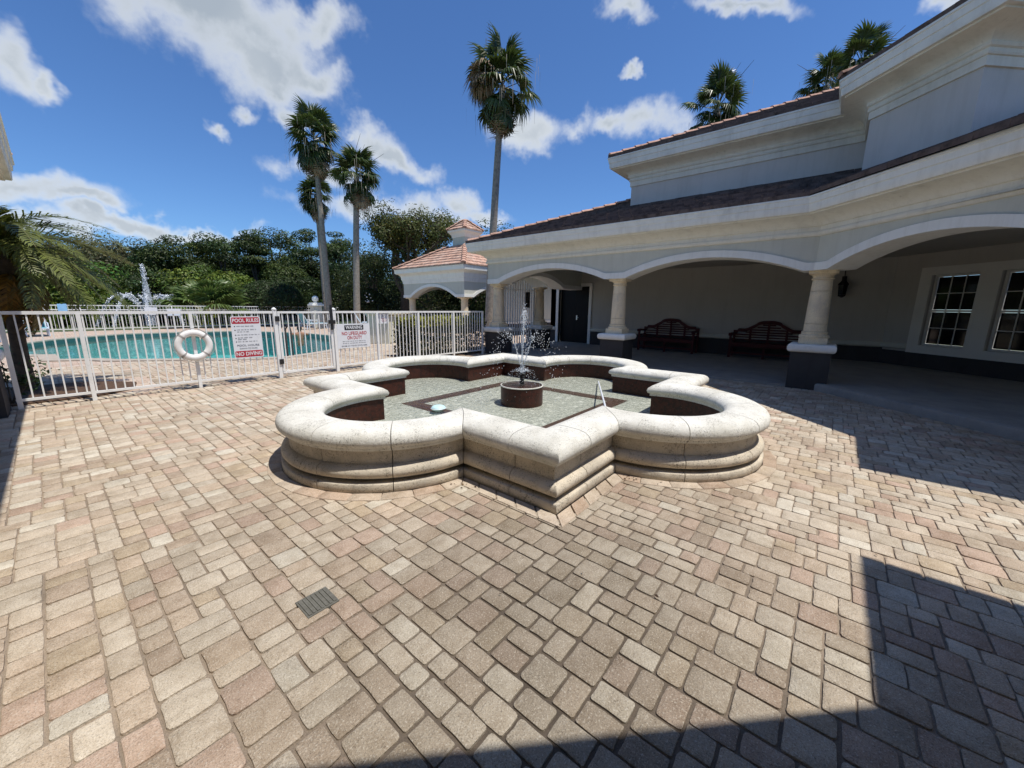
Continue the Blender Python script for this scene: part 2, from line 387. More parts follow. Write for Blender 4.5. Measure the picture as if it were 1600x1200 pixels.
mat('basin_floor', (0.54, 0.535, 0.475), 0.8, noise=(44, 0.42, 0.60, (0.24, 0.26, 0.23), 4), noise2=(13, 0.55, 0.68, (0.74, 0.74, 0.68), 6))
mat('white_metal', streak=0.15, col=(0.80, 0.80, 0.78), rough=0.38, spec=0.4, noise=(7, 0.55, 0.8, (0.66, 0.65, 0.61)))
mat('black_plastic', (0.015, 0.015, 0.016), 0.45)
mat('black_iron', (0.012, 0.012, 0.013), 0.5, metal=0.3)
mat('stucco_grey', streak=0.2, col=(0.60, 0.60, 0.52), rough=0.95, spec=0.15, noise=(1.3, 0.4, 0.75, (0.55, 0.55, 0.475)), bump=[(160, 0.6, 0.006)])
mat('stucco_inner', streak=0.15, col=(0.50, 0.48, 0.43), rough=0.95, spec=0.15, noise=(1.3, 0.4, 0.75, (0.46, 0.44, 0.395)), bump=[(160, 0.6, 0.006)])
mat('band_white', streak=0.25, col=(0.82, 0.82, 0.77), rough=0.85, spec=0.2, noise=(2.2, 0.5, 0.8, (0.76, 0.76, 0.71)), bump=(200, 0.35, 0.004))
mat('cornice_cream', streak=0.28, col=(0.78, 0.755, 0.66), rough=0.85, spec=0.2, noise=(0.9, 0.5, 0.75, (0.60, 0.58, 0.50)), noise2=(14, 0.62, 0.8, (0.50, 0.48, 0.42)), bump=(220, 0.3, 0.003))
mat('gutter_white', streak=0.3, col=(0.80, 0.79, 0.72), rough=0.55, noise=(1.7, 0.5, 0.8, (0.57, 0.565, 0.52)))
mat('charcoal', streak=0.3, col=(0.060, 0.057, 0.056), rough=0.9, spec=0.2, noise=(3, 0.45, 0.75, (0.048, 0.046, 0.045)), bump=(160, 0.6, 0.006))
mat('roof_tile', attr=True, rough=0.92, spec=0.15, noise=(6, 0.46, 0.68, 0.45, 6), noise2=(45, 0.5, 0.75, 0.75, 4), bump=(90, 0.5, 0.004))
mat('roof_under', (0.03, 0.026, 0.024), 0.95)
mat('concrete', (0.31, 0.295, 0.262), 0.85, noise=(2.5, 0.4, 0.7, (0.23, 0.22, 0.20)), noise2=(70, 0.55, 0.75, 0.8), bump=[(140, 0.4, 0.004)])
mat('mahogany', (0.075, 0.009, 0.010), 0.55, spec=0.25, noise=(14, 0.4, 0.7, (0.045, 0.006, 0.007)))
mat('door_dark', (0.006, 0.0062, 0.007), 0.5, spec=0.15)
mat('glass_dark', (0.004, 0.0045, 0.006), 0.05, spec=0.3)
mat('trim_grey', (0.70, 0.69, 0.63), 0.85, noise=(2.2, 0.5, 0.8, (0.64, 0.63, 0.58)))
mat('drain_metal', (0.13, 0.125, 0.105), 0.8, noise=(60, 0.4, 0.7, (0.08, 0.075, 0.06)))
mat('stucco_upper_warmed', streak=0.18, col=(0.64, 0.60, 0.545), rough=0.95, spec=0.15, noise=(1.3, 0.4, 0.75, (0.59, 0.555, 0.50)), bump=[(160, 0.6, 0.006)])  # same paint as stucco_grey, warmed to offset the blue sky light
mat('steel', (0.5, 0.5, 0.5), 0.3, metal=1.0)
mat('lamp_glass', (0.30, 0.30, 0.28), 0.15)
mat('pool_plaster', (0.22, 0.62, 0.64), 0.8, noise=(1.4, 0.40, 0.62, (0.15, 0.52, 0.56)), noise2=(5.5, 0.53, 0.60, (0.50, 0.88, 0.88), 6))
mat('pool_tile', (0.17, 0.22, 0.20), 0.4, noise=(20, 0.4, 0.7, (0.10, 0.14, 0.13)))
mat('coping', (0.42, 0.36, 0.29), 0.9, noise=(9, 0.45, 0.7, (0.30, 0.25, 0.20)), bump=(120, 0.4, 0.004))
mat('grass', (0.055, 0.085, 0.022), 0.95, noise=(0.6, 0.4, 0.7, (0.085, 0.10, 0.035)), noise2=(14, 0.45, 0.7, 0.7))
mat('mulch', (0.12, 0.065, 0.035), 0.95, noise=(30, 0.4, 0.65, (0.05, 0.028, 0.016)), bump=(60, 0.9, 0.02))
mat('leaf', attr=True, rough=0.55, spec=0.35, transl=0.28)
mat('needle', attr=True, rough=0.6, spec=0.3, transl=0.2)
mat('frond', attr=True, rough=0.42, spec=0.5, transl=0.25)
mat('bark_palm', (0.30, 0.265, 0.22), 0.95, noise=(9, 0.42, 0.7, (0.17, 0.15, 0.125)), bump=[(24, 0.8, 0.02)])
mat('bark_dark', (0.10, 0.08, 0.06), 0.95, noise=(14, 0.4, 0.7, (0.05, 0.04, 0.03)), bump=[(20, 0.8, 0.02)])
mat('sign_white', (0.72, 0.74, 0.77), 0.45, noise=(8, 0.5, 0.8, (0.66, 0.68, 0.70)))
mat('sign_red', (0.42, 0.012, 0.028), 0.5)
mat('sign_black', (0.012, 0.012, 0.016), 0.5)
mat('sign_grey', (0.16, 0.17, 0.20), 0.5)
mat('ring_white', (0.82, 0.80, 0.77), 0.5, noise=(9, 0.5, 0.8, (0.70, 0.68, 0.64)), bump=(60, 0.3, 0.004))
mat('rope', (0.34, 0.32, 0.30), 0.9)
mat('beige_panel', (0.62, 0.59, 0.46), 0.7, noise=(2, 0.45, 0.75, (0.55, 0.52, 0.40)))
mat('sling_blue', (0.14, 0.36, 0.42), 0.8)
mat('chair_frame', (0.62, 0.70, 0.78), 0.45)
mat('towel_blue', (0.25, 0.48, 0.72), 0.95)
mat('skin', (0.52, 0.29, 0.19), 0.6)
mat('skin_tan', (0.33, 0.16, 0.09), 0.6)
mat('hair', (0.012, 0.009, 0.008), 0.6)
mat('swim_black', (0.012, 0.011, 0.014), 0.7)
mat('float_blue', (0.52, 0.74, 0.76), 0.5)
mat('spray', (0.86, 0.88, 0.90), 0.12, spec=0.8, transl=0.35)
mat('dead_frond', attr=True, rough=0.95, transl=0.15)
mat('litter', attr=True, rough=0.95)
water_mat('fountain_water', (0.955, 0.97, 0.94), 14.0, 0.35, 0.03)
water_mat('pool_water', (0.70, 0.95, 0.95), 3.2, 0.35, 0.05)
water_mat('pond_water', (0.35, 0.42, 0.38), 2.0, 0.3, 0.05)

# mist of the far jets: thin, mostly see-through
def mist(name, fac):
    m = bpy.data.materials.new(name); m.use_nodes = True; nt = m.node_tree; N = nt.nodes.new; L = nt.links.new
    nt.nodes.remove(nt.nodes['Principled BSDF']); o = nt.nodes['Material Output']
    a = N('ShaderNodeBsdfTransparent'); b = N('ShaderNodeBsdfDiffuse'); b.inputs[0].default_value = (0.8, 0.86, 0.9, 1)
    geo = N('ShaderNodeNewGeometry'); t = N('ShaderNodeTexNoise'); t.inputs['Scale'].default_value = 6; t.inputs['Detail'].default_value = 5; L(geo.outputs['Position'], t.inputs['Vector'])
    r = N('ShaderNodeMapRange'); r.inputs['From Min'].default_value = 0.3; r.inputs['From Max'].default_value = 0.75; r.inputs['To Max'].default_value = fac; L(t.outputs['Fac'], r.inputs['Value'])
    mx = N('ShaderNodeMixShader'); L(r.outputs[0], mx.inputs[0]); L(a.outputs[0], mx.inputs[1]); L(b.outputs[0], mx.inputs[2]); L(mx.outputs[0], o.inputs[0]); MATS[name] = m
mist('jet_mist', 0.55); mist('stream_water', 0.9)

# brick pattern on the far part of the pool deck, where single pavers cannot be told apart
def deck_mat():
    m = bpy.data.materials.new('deck_pavers'); m.use_nodes = True; nt = m.node_tree; N = nt.nodes.new; L = nt.links.new; p = nt.nodes['Principled BSDF']
    geo = N('ShaderNodeNewGeometry'); b = N('ShaderNodeTexBrick'); b.inputs['Scale'].default_value = 1.0; b.inputs['Brick Width'].default_value = 0.2; b.inputs['Row Height'].default_value = 0.13
    b.inputs['Mortar Size'].default_value = 0.006; b.inputs['Color1'].default_value = (0.50, 0.36, 0.27, 1); b.inputs['Color2'].default_value = (0.60, 0.50, 0.41, 1); b.inputs['Mortar'].default_value = (0.26, 0.2, 0.15, 1); b.inputs['Bias'].default_value = 0.0
    L(geo.outputs['Position'], b.inputs['Vector'])
    t = N('ShaderNodeTexNoise'); t.inputs['Scale'].default_value = 0.9; L(geo.outputs['Position'], t.inputs['Vector'])
    mx = N('ShaderNodeMix'); mx.data_type = 'RGBA'; mx.blend_type = 'MULTIPLY'; L(t.outputs['Fac'], mx.inputs[0]); L(b.outputs['Color'], mx.inputs[6]); mx.inputs[7].default_value = (0.75, 0.72, 0.68, 1)
    L(mx.outputs[2], p.inputs['Base Color']); p.inputs['Roughness'].default_value = 0.92; MATS['deck_pavers'] = m
deck_mat()

# ------------------------------------------------------------------ ground, pool, pond
AX = 4.28                      # the court is symmetric about x = AX
POOL = [(-0.9, 17.7), (0.05, 16.95), (0.1, 15.4), (0.8, 14.95), (1.1, 14.35), (2.45, 13.2), (3.3, 12.35), (4.2, 11.95), (5.1, 12.3), (5.9, 12.75), (6.7, 13.5), (7.9, 15.0), (8.7, 17.0),
        (8.95, 19.2), (8.75, 21.4), (8.15, 23.0), (7.4, 24.8), (6.4, 25.8), (4.3, 26.4), (2.5, 26.5), (1.0, 25.2), (0.05, 23.9), (-0.85, 21.8), (-1.5, 20.3), (-1.7, 19.0)]
def holed_sheet(outer, holes, z):
    bm = bmesh.new(); es = []
    for lp in [outer] + holes:
        vs = [bm.verts.new((x, y, z)) for x, y in lp]
        es += [bm.edges.new((vs[i], vs[(i + 1) % len(vs)])) for i in range(len(vs))]
    bmesh.ops.triangle_fill(bm, use_beauty=True, use_dissolve=False, edges=es)
    mb = MB(); bm.verts.index_update(); mb.add([v.co[:] for v in bm.verts], [[v.index for v in f.verts] for f in bm.faces]); bm.free()
    return mb
SITE = [(-16, -16), (24, -16), (24, 30.9), (-16, 30.9)]
tag(obj('ground', holed_sheet([(-700, -700), (700, -700), (700, 700), (-700, 700)], [SITE, [(-30, 36), (26, 36), (26, 52), (-30, 52)]], -0.03), 'grass'), kind='structure')
tag(obj('pond', MB().poly([(-31, 35, -0.25), (27, 35, -0.25), (27, 53, -0.25), (-31, 53, -0.25)]), 'pond_water'), kind='structure')
tag(obj('pond_bed', MB().poly([(-32, 34, -1.2), (28, 34, -1.2), (28, 54, -1.2), (-32, 54, -1.2)]), 'mulch'), kind='structure')
FENCE_Y = 8.55
PAVING_LATER = True
deck = tag(obj('pool_deck', holed_sheet([(-16, 8.6), (24, 8.6), (24, 30.9), (-16, 30.9)], [POOL], -0.013), 'deck_pavers'), kind='structure')
pw = MB()
for i in range(len(POOL)):
    (x0, y0), (x1, y1) = POOL[i], POOL[(i + 1) % len(POOL)]
    pw.cur = 0; pw.quad((x0, y0, -0.013), (x1, y1, -0.013), (x1, y1, -0.32), (x0, y0, -0.32))
    pw.cur = 1; pw.quad((x0, y0, -0.32), (x1, y1, -0.32), (x1, y1, -1.3), (x0, y0, -1.3))
pw.cur = 1; pw.poly([(x, y, -1.3) for x, y in POOL])
pool = tag(obj('swimming_pool', pw, ['pool_tile', 'pool_plaster']), kind='structure')
obj('pool_water', MB().poly([(x, y, -0.15) for x, y in POOL]), 'pool_water', pool)
# coping stones round the rim, cut at every metre or so
cop_in = miter(POOL, 0.04, True); cop_out = miter(POOL, -0.30, True)
for i in range(len(POOL)):
    j = (i + 1) % len(POOL); n = max(1, round(hypot(POOL[j][0] - POOL[i][0], POOL[j][1] - POOL[i][1]) / 0.6))
    for k in range(n):
        a0, a1 = (k + 0.012) / n, (k + 0.988) / n
        pts = [lerp(cop_in[i], cop_in[j], a0), lerp(cop_in[i], cop_in[j], a1), lerp(cop_out[i], cop_out[j], a1), lerp(cop_out[i], cop_out[j], a0)]
        obj('coping_stone', MB().hexa([(x, y, -0.03) for x, y in pts], [(x, y, 0.018) for x, y in pts]), 'coping', pool)

# ------------------------------------------------------------------ fountain outline (shared by the paving cut-outs)
FC = Vector((4.17, 3.38)); FH = 2.03; FR = 1.075; FI = 0.085       # centre, half side, lobe radius, lobe centre set in from the side
def frot(p, k):
    x, y = p[0] - FC.x, p[1] - FC.y
    for _ in range(k): x, y = -y, x
    return (FC.x + x, FC.y + y)
def base_outline(n=14):
    """counter-clockwise; one quarter is the near (-y) side from its left corner"""
    res = []
    dx = sqrt(FR ** 2 - FI ** 2)
    for k in range(4):
        q = [(FC.x - FH, FC.y - FH), (FC.x - dx, FC.y - FH)]
        a0 = atan2(-FI, -dx); a1 = -pi - a0
        a0 = -pi + math.asin(FI / FR) if False else atan2(-FI, -dx)
        a1 = atan2(-FI, dx)
        for i in range(1, n): 
            a = a0 + (a1 - a0) * i / n
            q.append((FC.x + FR * cos(a), FC.y - FH + FI + FR * sin(a)))
        q.append((FC.x + dx, FC.y - FH))
        res += [frot(p, k) for p in q]
    return res
FOUT = base_outline()
FRING = miter(FOUT, -0.045, True)

# ------------------------------------------------------------------ pavers
U = 0.0525
SIZES = [((3, 3), 8), ((3, 2), 8), ((2, 3), 5), ((2, 2), 2), ((4, 2), 1)]
def ashlar(x0, y0, x1, y1, seed):
    r = random.Random(seed); nx, ny = int((x1 - x0) / U), int((y1 - y0) / U); g = np.zeros((nx, ny), bool); res = []
    pool_ = [s for s, w in SIZES for _ in range(w)]
    for j in range(ny):
        for i in range(nx):
            if g[i, j]: continue
            run = 0
            while run < 9 and i + run < nx and not g[i + run, j]: run += 1
            best = None
            for t in range(14):
                w, h = r.choice(pool_)
                if w > run or j + h > ny or run - w == 1: continue
                best = (w, h); break
            if best is None: best = (min(run, 3) if run != 4 else 2, r.choice((2, 2, 3)))
            w, h = best; h = min(h, ny - j); g[i:i + w, j:j + h] = True
            res.append((x0 + i * U, y0 + j * U, x0 + (i + w) * U, y0 + (j + h) * U))
    return res
PAL = [((0.60, 0.55, 0.455), 2), ((0.53, 0.445, 0.345), 8), ((0.505, 0.40, 0.30), 6), ((0.505, 0.365, 0.28), 3), ((0.45, 0.35, 0.262), 2), ((0.56, 0.485, 0.385), 5), ((0.49, 0.39, 0.275), 2)]
PALL = [c for c, w in PAL for _ in range(w)]
from mathutils import noise as mnoise
def grime(x, y):
    """old dirt lies in the middle of the court before the fountain, less along the sides"""
    g = math.exp(-(((x - 1.35) / 1.1) ** 2 + ((y - 0.75) / 1.15) ** 2)) * 0.95
    g += 0.35 * (mnoise.noise(Vector((x * 0.7, y * 0.7, 3.1))) + 0.1)
    return max(0.0, min(1.0, g))
def paver_poly(x0, y0, x1, y1, r, gap, hi=True):
    w, h = x1 - x0, y1 - y0; cr = min(w, h) * r.uniform(0.05, 0.15); j = lambda s=0.0026: r.uniform(-s, s)
    a, b, c, d = x0 + gap + j(), y0 + gap + j(), x1 - gap + j(), y1 - gap + j()
    if hi:
        k = cr * 0.3
        return [(a + cr, b), ((a + c) / 2, b + j(.0034)), (c - cr, b), (c - k, b + k), (c, b + cr), (c + j(.0034), (b + d) / 2), (c, d - cr), (c - k, d - k), (c - cr, d), ((a + c) / 2, d + j(.0034)), (a + cr, d), (a + k, d - k), (a, d - cr), (a + j(.0034), (b + d) / 2), (a, b + cr), (a + k, b + k)]
    return [(a + cr, b), (c - cr, b), (c, b + cr), (c, d - cr), (c - cr, d), (a + cr, d), (a, d - cr), (a, b + cr)]
def paver_geo(mb, rc, r, hi=True, z=0.0):
    cx, cy = (rc[0] + rc[2]) / 2, (rc[1] + rc[3]) / 2
    g = grime(cx, cy); base = r.choice(PALL)
    f = r.uniform(0.88, 1.10); col = [c * f for c in base]
    lum = 0.3 * col[0] + 0.59 * col[1] + 0.11 * col[2]
    mute = 0.15 + 0.50 * g; mean = (0.505, 0.435, 0.335)
    col = [(c * (1 - mute) + m_c * lum / 0.44 * mute) * (1 - 0.42 * g) for c, m_c in zip(col, mean)]
    if g < 0.12: col = [min(0.72, c * 1.08) for c in col]
    gap = 0.0011 + 0.0019 * g + r.uniform(0, 0.0012)
    p = paver_poly(*rc, r, gap, hi); n = len(p)
    tx, ty, dz = r.uniform(-.012, .012), r.uniform(-.012, .012), z + r.uniform(-.0015, .0015)
    top = lambda x, y, d: (x, y, dz + (x - cx) * tx + (y - cy) * ty + d)
    ins = lambda q, s: [(cx + (x - cx) * s, cy + (y - cy) * s) for x, y in q]
    m_ = min(rc[2] - rc[0], rc[3] - rc[1])
    r1 = ins(p, 1 - 0.018 / m_); r2 = ins(p, 1 - 0.005 / m_)
    vs = [top(x, y, 0) for x, y in r1] + [top(x, y, -0.0035) for x, y in r2] + [(x, y, -0.04) for x, y in p]
    fs = [tuple(range(n))] + [(a * n + i, (a + 1) * n + i, (a + 1) * n + (i + 1) % n, a * n + (i + 1) % n) for a in (0, 1) for i in range(n)]
    mb.add(vs, fs, tuple(col))
bed = MB(); bxs = np.r_[-16, np.arange(-1.4, 10.7, .2), 24]; bys = np.r_[-16, np.arange(-2.4, 8.5, .2), 8.6]
for i, x in enumerate(bxs):
    for y in bys:
        g = grime(x, y); bed.v.append((x, y, -0.011)); k = 1 - g; bed.c.append((0.085 + 0.30 * k, 0.064 + 0.24 * k, 0.046 + 0.18 * k))
nb_ = len(bys); bed.f = [(i * nb_ + j, (i + 1) * nb_ + j, (i + 1) * nb_ + j + 1, i * nb_ + j + 1) for i in range(len(bxs) - 1) for j in range(nb_ - 1)]; bed.mi = [0] * len(bed.f)
paving = tag(obj('courtyard_paving', bed, 'joint_sand'), kind='structure')
drain = gnd(496, 941)
rects = ashlar(-1.3, -2.3, 10.6, FENCE_Y - 0.02, 11)
court = []
for rc in rects:
    cx, cy = (rc[0] + rc[2]) / 2, (rc[1] + rc[3]) / 2
    if inpoly(cx, cy, FRING): continue
    if cx > 9.05 and cy > 0.2 or cx - cy > 8.86: continue
    if proj((cx, cy, 0)) is None: 
        if hypot(cx, cy) > 2.5: continue
    court.append(rc)
def size_px(rc):
    q = proj(((rc[0] + rc[2]) / 2, (rc[1] + rc[3]) / 2, 0))
    if q is None or not (-60 < q[0] < 1660 and q[1] < 1260): return 0
    ps = [proj((x, y, 0)) for x, y in ((rc[0], rc[1]), (rc[2], rc[1]), (rc[2], rc[3]), (rc[0], rc[3]))]
    if None in ps: return 0
    return abs(sum(ps[i][0] * ps[(i + 1) % 4][1] - ps[(i + 1) % 4][0] * ps[i][1] for i in range(4))) / 2
court.sort(key=size_px, reverse=True)
pr = random.Random(3)
for rc in court[:296]:
    mb = MB(); paver_geo(mb, rc, pr); obj('paver', mb, 'paver', paving, smooth=True, auto=50)
mb = MB()
for rc in court[296:]: paver_geo(mb, rc, pr, hi=size_px(rc) > 350)
# soldier ring of cut pavers along the fountain's plinth
fo, fr_ = miter(FOUT, -0.006, True), miter(FOUT, -0.118, True)
for i in range(len(FOUT)):
    j = (i + 1) % len(FOUT); L = hypot(FOUT[j][0] - FOUT[i][0], FOUT[j][1] - FOUT[i][1]); n = max(1, round(L / 0.20))
    for k in range(n):
        a0, a1 = k / n + 0.008, (k + 1) / n - 0.008
        q = [lerp(fo[i], fo[j], a0), lerp(fr_[i], fr_[j], a0), lerp(fr_[i], fr_[j], a1), lerp(fo[i], fo[j], a1)]
        col = pr.choice([(0.50, 0.38, 0.285), (0.53, 0.43, 0.33), (0.56, 0.47, 0.37)]); f = pr.uniform(.9, 1.1); col = tuple(c * f for c in col)
        cx = sum(p[0] for p in q) / 4; cy = sum(p[1] for p in q) / 4; q2 = [(cx + (x - cx) * .97, cy + (y - cy) * .97) for x, y in q]
        mb.add([(x, y, 0.0055) for x, y in q2] + [(x, y, 0.002) for x, y in q] + [(x, y, -0.03) for x, y in q],
               [(0, 1, 2, 3)] + [(a * 4 + b, a * 4 + 4 + b, a * 4 + 4 + (b + 1) % 4, a * 4 + (b + 1) % 4) for a in (0, 1) for b in range(4)], col)
tag(obj('paver_field', mb, 'paver', paving, smooth=True, auto=50), kind='stuff')
# pool deck: single pavers as far as they can be told apart
PBIG = miter(POOL, -0.31, True)
drects = [rc for rc in ashlar(-1.4, 8.62, 10.4, 13.6, 5) if not inpoly((rc[0] + rc[2]) / 2, (rc[1] + rc[3]) / 2, PBIG) and not (rc[0] < 1.15 and rc[1] < 10.7 and rc[1] > 8.8) and proj(((rc[0] + rc[2]) / 2, (rc[1] + rc[3]) / 2, 0))]
mb = MB()
for rc in drects: paver_geo(mb, rc, pr, hi=False)
tag(obj('paver_field', mb, 'paver', deck, smooth=True, auto=50), kind='stuff')

# drain grate let into the paving
dg = thing('drain_grate', 'small dark square drain grate let into the paving before the fountain', 'drain grate', (drain.x, drain.y, 0))
obj('frame', MB().box((drain.x - .075, drain.y - .075, -.03), (drain.x + .075, drain.y + .075, .0045)), 'drain_metal', dg)
for k in range(7): 
    x = drain.x - .060 + k * .020
    obj('grate_bar', MB().box((x - .0065, drain.y - .064, .0046), (x + .0065, drain.y + .064, .0085)), 'drain_metal', dg)

# ------------------------------------------------------------------ the quatrefoil fountain
ft = thing('fountain', 'low cream stone quatrefoil fountain with square corners and round lobes in the court', 'fountain', (FC.x, FC.y, 0))
RIM = [(-.045, .335), (-.03, .352), (-.03, .364), (-.002, .376), (.012, .396), (.016, .42), (.010, .450), (-.008, .476), (-.04, .496), (-.09, .507), (-.15, .511), (-.22, .511), (-.29, .507), (-.345, .490), (-.378, .462), (-.388, .43), (-.38, .402), (-.36, .388), (-.36, .36), (-.06, .335)]
WALLP = [(-.075, .215), (-.072, .335), (-.33, .335), (-.33, .215)]
TORUS = [(-.10, .10), (-.05, .103), (-.02, .118), (-.006, .14), (-.004, .165), (-.015, .19), (-.04, .208), (-.08, .216), (-.30, .216), (-.30, .10)]
PLIN = [(-.004, .0), (0, .004), (0, .068), (-.007, .076), (-.09, .079), (-.10, .102), (-.30, .102), (-.30, 0)]
G = 0.0035
def piece(rows):
    """stone from equal-length rows of points, one row per profile point"""
    mb = MB(); n = len(rows[0]); m = len(rows); mb_f = []
    for a in range(m):
        for i in range(n - 1): mb_f.append((a * n + i, a * n + i + 1, ((a + 1) % m) * n + i + 1, ((a + 1) % m) * n + i))
    mb_f += [tuple(a * n for a in range(m)), tuple(a * n + n - 1 for a in reversed(range(m)))]
    mb.add([p for r in rows for p in r], mb_f); return mb
ARC_B = [-pi / 2 - 0.95, -pi / 2 - 0.28, -pi / 2 + 0.34, -pi / 2 + 0.93]
y0, yc = FC.y - FH, FC.y - FH + FI
xl, xr = FC.x - FH, FC.x + FH
def join(d):
    """where the straight face and the round lobe meet, for an offset d outwards"""
    return sqrt((FR + d) ** 2 - (FI + d) ** 2)
def seg(a, b, z, n=5): return [(a[0] + (b[0] - a[0]) * i / n, a[1] + (b[1] - a[1]) * i / n, z) for i in range(n + 1)]
for k in range(4):
    for nm, prof, m in (('rim_stone', RIM, 'coral_rim'), ('wall_stone', WALLP, 'coral_base'), ('torus_stone', TORUS, 'coral_base'), ('plinth_stone', PLIN, 'coral_base')):
        jobs = []
        jobs.append([seg((xl - d, y0 + .44), (xl - d, y0 - d), z)[:-1] + seg((xl - d, y0 - d), (xl + .44, y0 - d), z) for d, z in prof])
        jobs.append([seg((xl + .44 + 2 * G, y0 - d), (FC.x - join(d) - G, y0 - d), z) for d, z in prof])
        jobs.append([seg((FC.x + join(d) + G, y0 - d), (xr - .44 - 2 * G, y0 - d), z) for d, z in prof])
        for i in range(5):
            rows = []
            for d, z in prof:
                R = FR + d; e = atan2(-(FI + d), join(d)); lo, hi = -pi - e + G / R, e - G / R
                t0 = lo if i == 0 else ARC_B[i - 1] + G / FR; t1 = hi if i == 4 else ARC_B[i] - G / FR
                rows.append([(FC.x + R * cos(t0 + (t1 - t0) * q / 9), yc + R * sin(t0 + (t1 - t0) * q / 9), z) for q in range(10)])
            jobs.append(rows)
        for rows in jobs:
            mb = piece(rows); mb.v = [(*frot(p, k), p[2]) for p in mb.v]
            obj(nm, mb, m, ft, smooth=True, auto=48)
# inner face: brown glazed tile; floor; dark tile square in the floor
def inner_outline(d, n=18):
    res = []; r = FR - d; yi = FC.y - FH + d; yc = FC.y - FH + FI
    h = sqrt(max(0.0, r * r - (yi - yc) ** 2))
    for k in range(4):
        q = [(FC.x - FH + d, yi), (FC.x - h, yi)]
        a0 = atan2(yi - yc, -h); a0 = a0 - 2 * pi if a0 > 0 else a0
        a1 = atan2(yi - yc, h)
        for i in range(1, n):
            a = a0 + (a1 - a0) * i / n; q.append((FC.x + r * cos(a), yc + r * sin(a)))
        q.append((FC.x + h, yi)); res += [frot(p, k) for p in q]
    return res
INN = inner_outline(0.345)
mb = MB()
for i in range(len(INN)):
    (xa, ya), (xb, yb) = INN[i], INN[(i + 1) % len(INN)]
    mb.quad((xa, ya, .03), (xb, yb, .03), (xb, yb, .40), (xa, ya, .40))
obj('tiled_inner_wall', mb, 'brown_tile', ft)
obj('basin_floor', MB().poly([(x, y, .10) for x, y in INN]), 'basin_floor', ft)
mb = MB()
for k in range(4):
    a = 1.17; w = 0.22
    mb.poly([(frot(p, k)[0] + .07, frot(p, k)[1] + .02, .104) for p in ((FC.x - a, FC.y - a), (FC.x + a, FC.y - a), (FC.x + a - w, FC.y - a + w), (FC.x - a + w, FC.y - a + w))])
obj('floor_tile_band', mb, 'tile_floor_dark', ft)
obj('fountain_water', MB().poly([(x, y, .145) for x, y in INN]), 'fountain_water', ft)
PCX, PCY = 4.23, 3.32
ped = obj('jet_pedestal', MB().lathe([(.30, .03), (.30, .355), (.29, .358)], (PCX, PCY, 0), 40), 'brown_tile', ft, smooth=True)
obj('pedestal_lip', MB().lathe([(.290, .358), (.302, .360), (.306, .368), (.302, .377), (.294, .378), (.290, .372)], (PCX, PCY, 0), 40, False), 'coral_rim', ped, smooth=True)
obj('pedestal_water', MB().poly([(PCX + .291 * cos(t * pi / 20), PCY + .291 * sin(t * pi / 20), .374) for t in range(40)]), 'fountain_water', ped)
obj('nozzle', MB().lathe([(.035, .38), (.03, .46), (.028, .47), (.05, .50), (.055, .545), (.05, .55), (.045, .52)], (PCX, PCY, 0), 16), 'black_plastic', ft, smooth=True)
# the water it throws up: jets and falling drops
wv, wq = [], []
dr = np.random.default_rng(5)
ico = np.array([(0, 0, 1), (.894, 0, .447), (.276, .851, .447), (-.724, .526, .447), (-.724, -.526, .447), (.276, -.851, .447), (.724, .526, -.447), (-.276, .851, -.447), (-.894, 0, -.447), (-.276, -.851, -.447), (.724, -.526, -.447), (0, 0, -1)])
icf = np.array([(0, 1, 2), (0, 2, 3), (0, 3, 4), (0, 4, 5), (0, 5, 1), (1, 6, 2), (2, 7, 3), (3, 8, 4), (4, 9, 5), (5, 10, 1), (6, 7, 2), (7, 8, 3), (8, 9, 4), (9, 10, 5), (10, 6, 1), (6, 11, 7), (7, 11, 8), (8, 11, 9), (9, 11, 10), (10, 11, 6)])
def drop(p, r, st=1.0):
    b = sum(len(a) for a in wv); wv.append(ico * np.array((r, r, r * st)) + np.array(p)); wq.append(icf + b)
n0 = np.array((PCX, PCY, .55)); g = 9.8
def jet(v0, az, tilt, n, spread, rr, jit):
    for _ in range(n):
        sp = v0 * (1 + dr.normal(0, spread)); tl = tilt + dr.normal(0, jit); a = az + dr.normal(0, jit * 3)
        vz, vh = sp * cos(tl), sp * sin(tl); T = (vz + sqrt(vz * vz + 2 * g * .4)) / g; t = T * dr.random() ** 0.9
        p = n0 + np.array((vh * cos(a) * t, vh * sin(a) * t, vz * t - g / 2 * t * t)) + dr.normal(0, .006, 3)
        drop(p, rr * dr.uniform(.5, 1.3) , dr.uniform(1, 2.0))
strm = MB()
def stream(v0, az, tilt, frac, r0, r1):
    vz, vh = v0 * cos(tilt), v0 * sin(tilt); T = vz / g * frac
    strm.tube([tuple(n0 + np.array((vh * cos(az) * T * i / 12, vh * sin(az) * T * i / 12, vz * T * i / 12 - g / 2 * (T * i / 12) ** 2 - .02)) + dr.normal(0, .0025, 3)) for i in range(13)], [r0 + (r1 - r0) * i / 12 for i in range(13)], 6)
for az in (0.3, 2.4, 4.6): stream(4.0, az, .025, .95, .006, .003)
for az in (2.26, 2.6, -.95, -.62): stream(3.35, az, .20, .8, .0048, .0026)
for k in range(12): stream(1.25, k * pi / 6, .62, 1.5, .004, .002)
jet(4.05, 0.3, .03, 330, .03, .0052, .03)
for az in (2.26, 2.6, -.95): jet(3.35, az, .20, 130, .03, .0046, .03)
jet(3.2, -0.62, .24, 160, .05, .0045, .06)
for k in range(12): jet(1.25, k * pi / 6, .62, 34, .05, .0032, .08)
vv, qq = np.concatenate(wv), np.concatenate(wq)
spray = npmesh('water_spray', vv, qq, None, 'spray', origin=(PCX, PCY, .55))
obj('water_streams', strm, 'stream_water', spray, smooth=True)
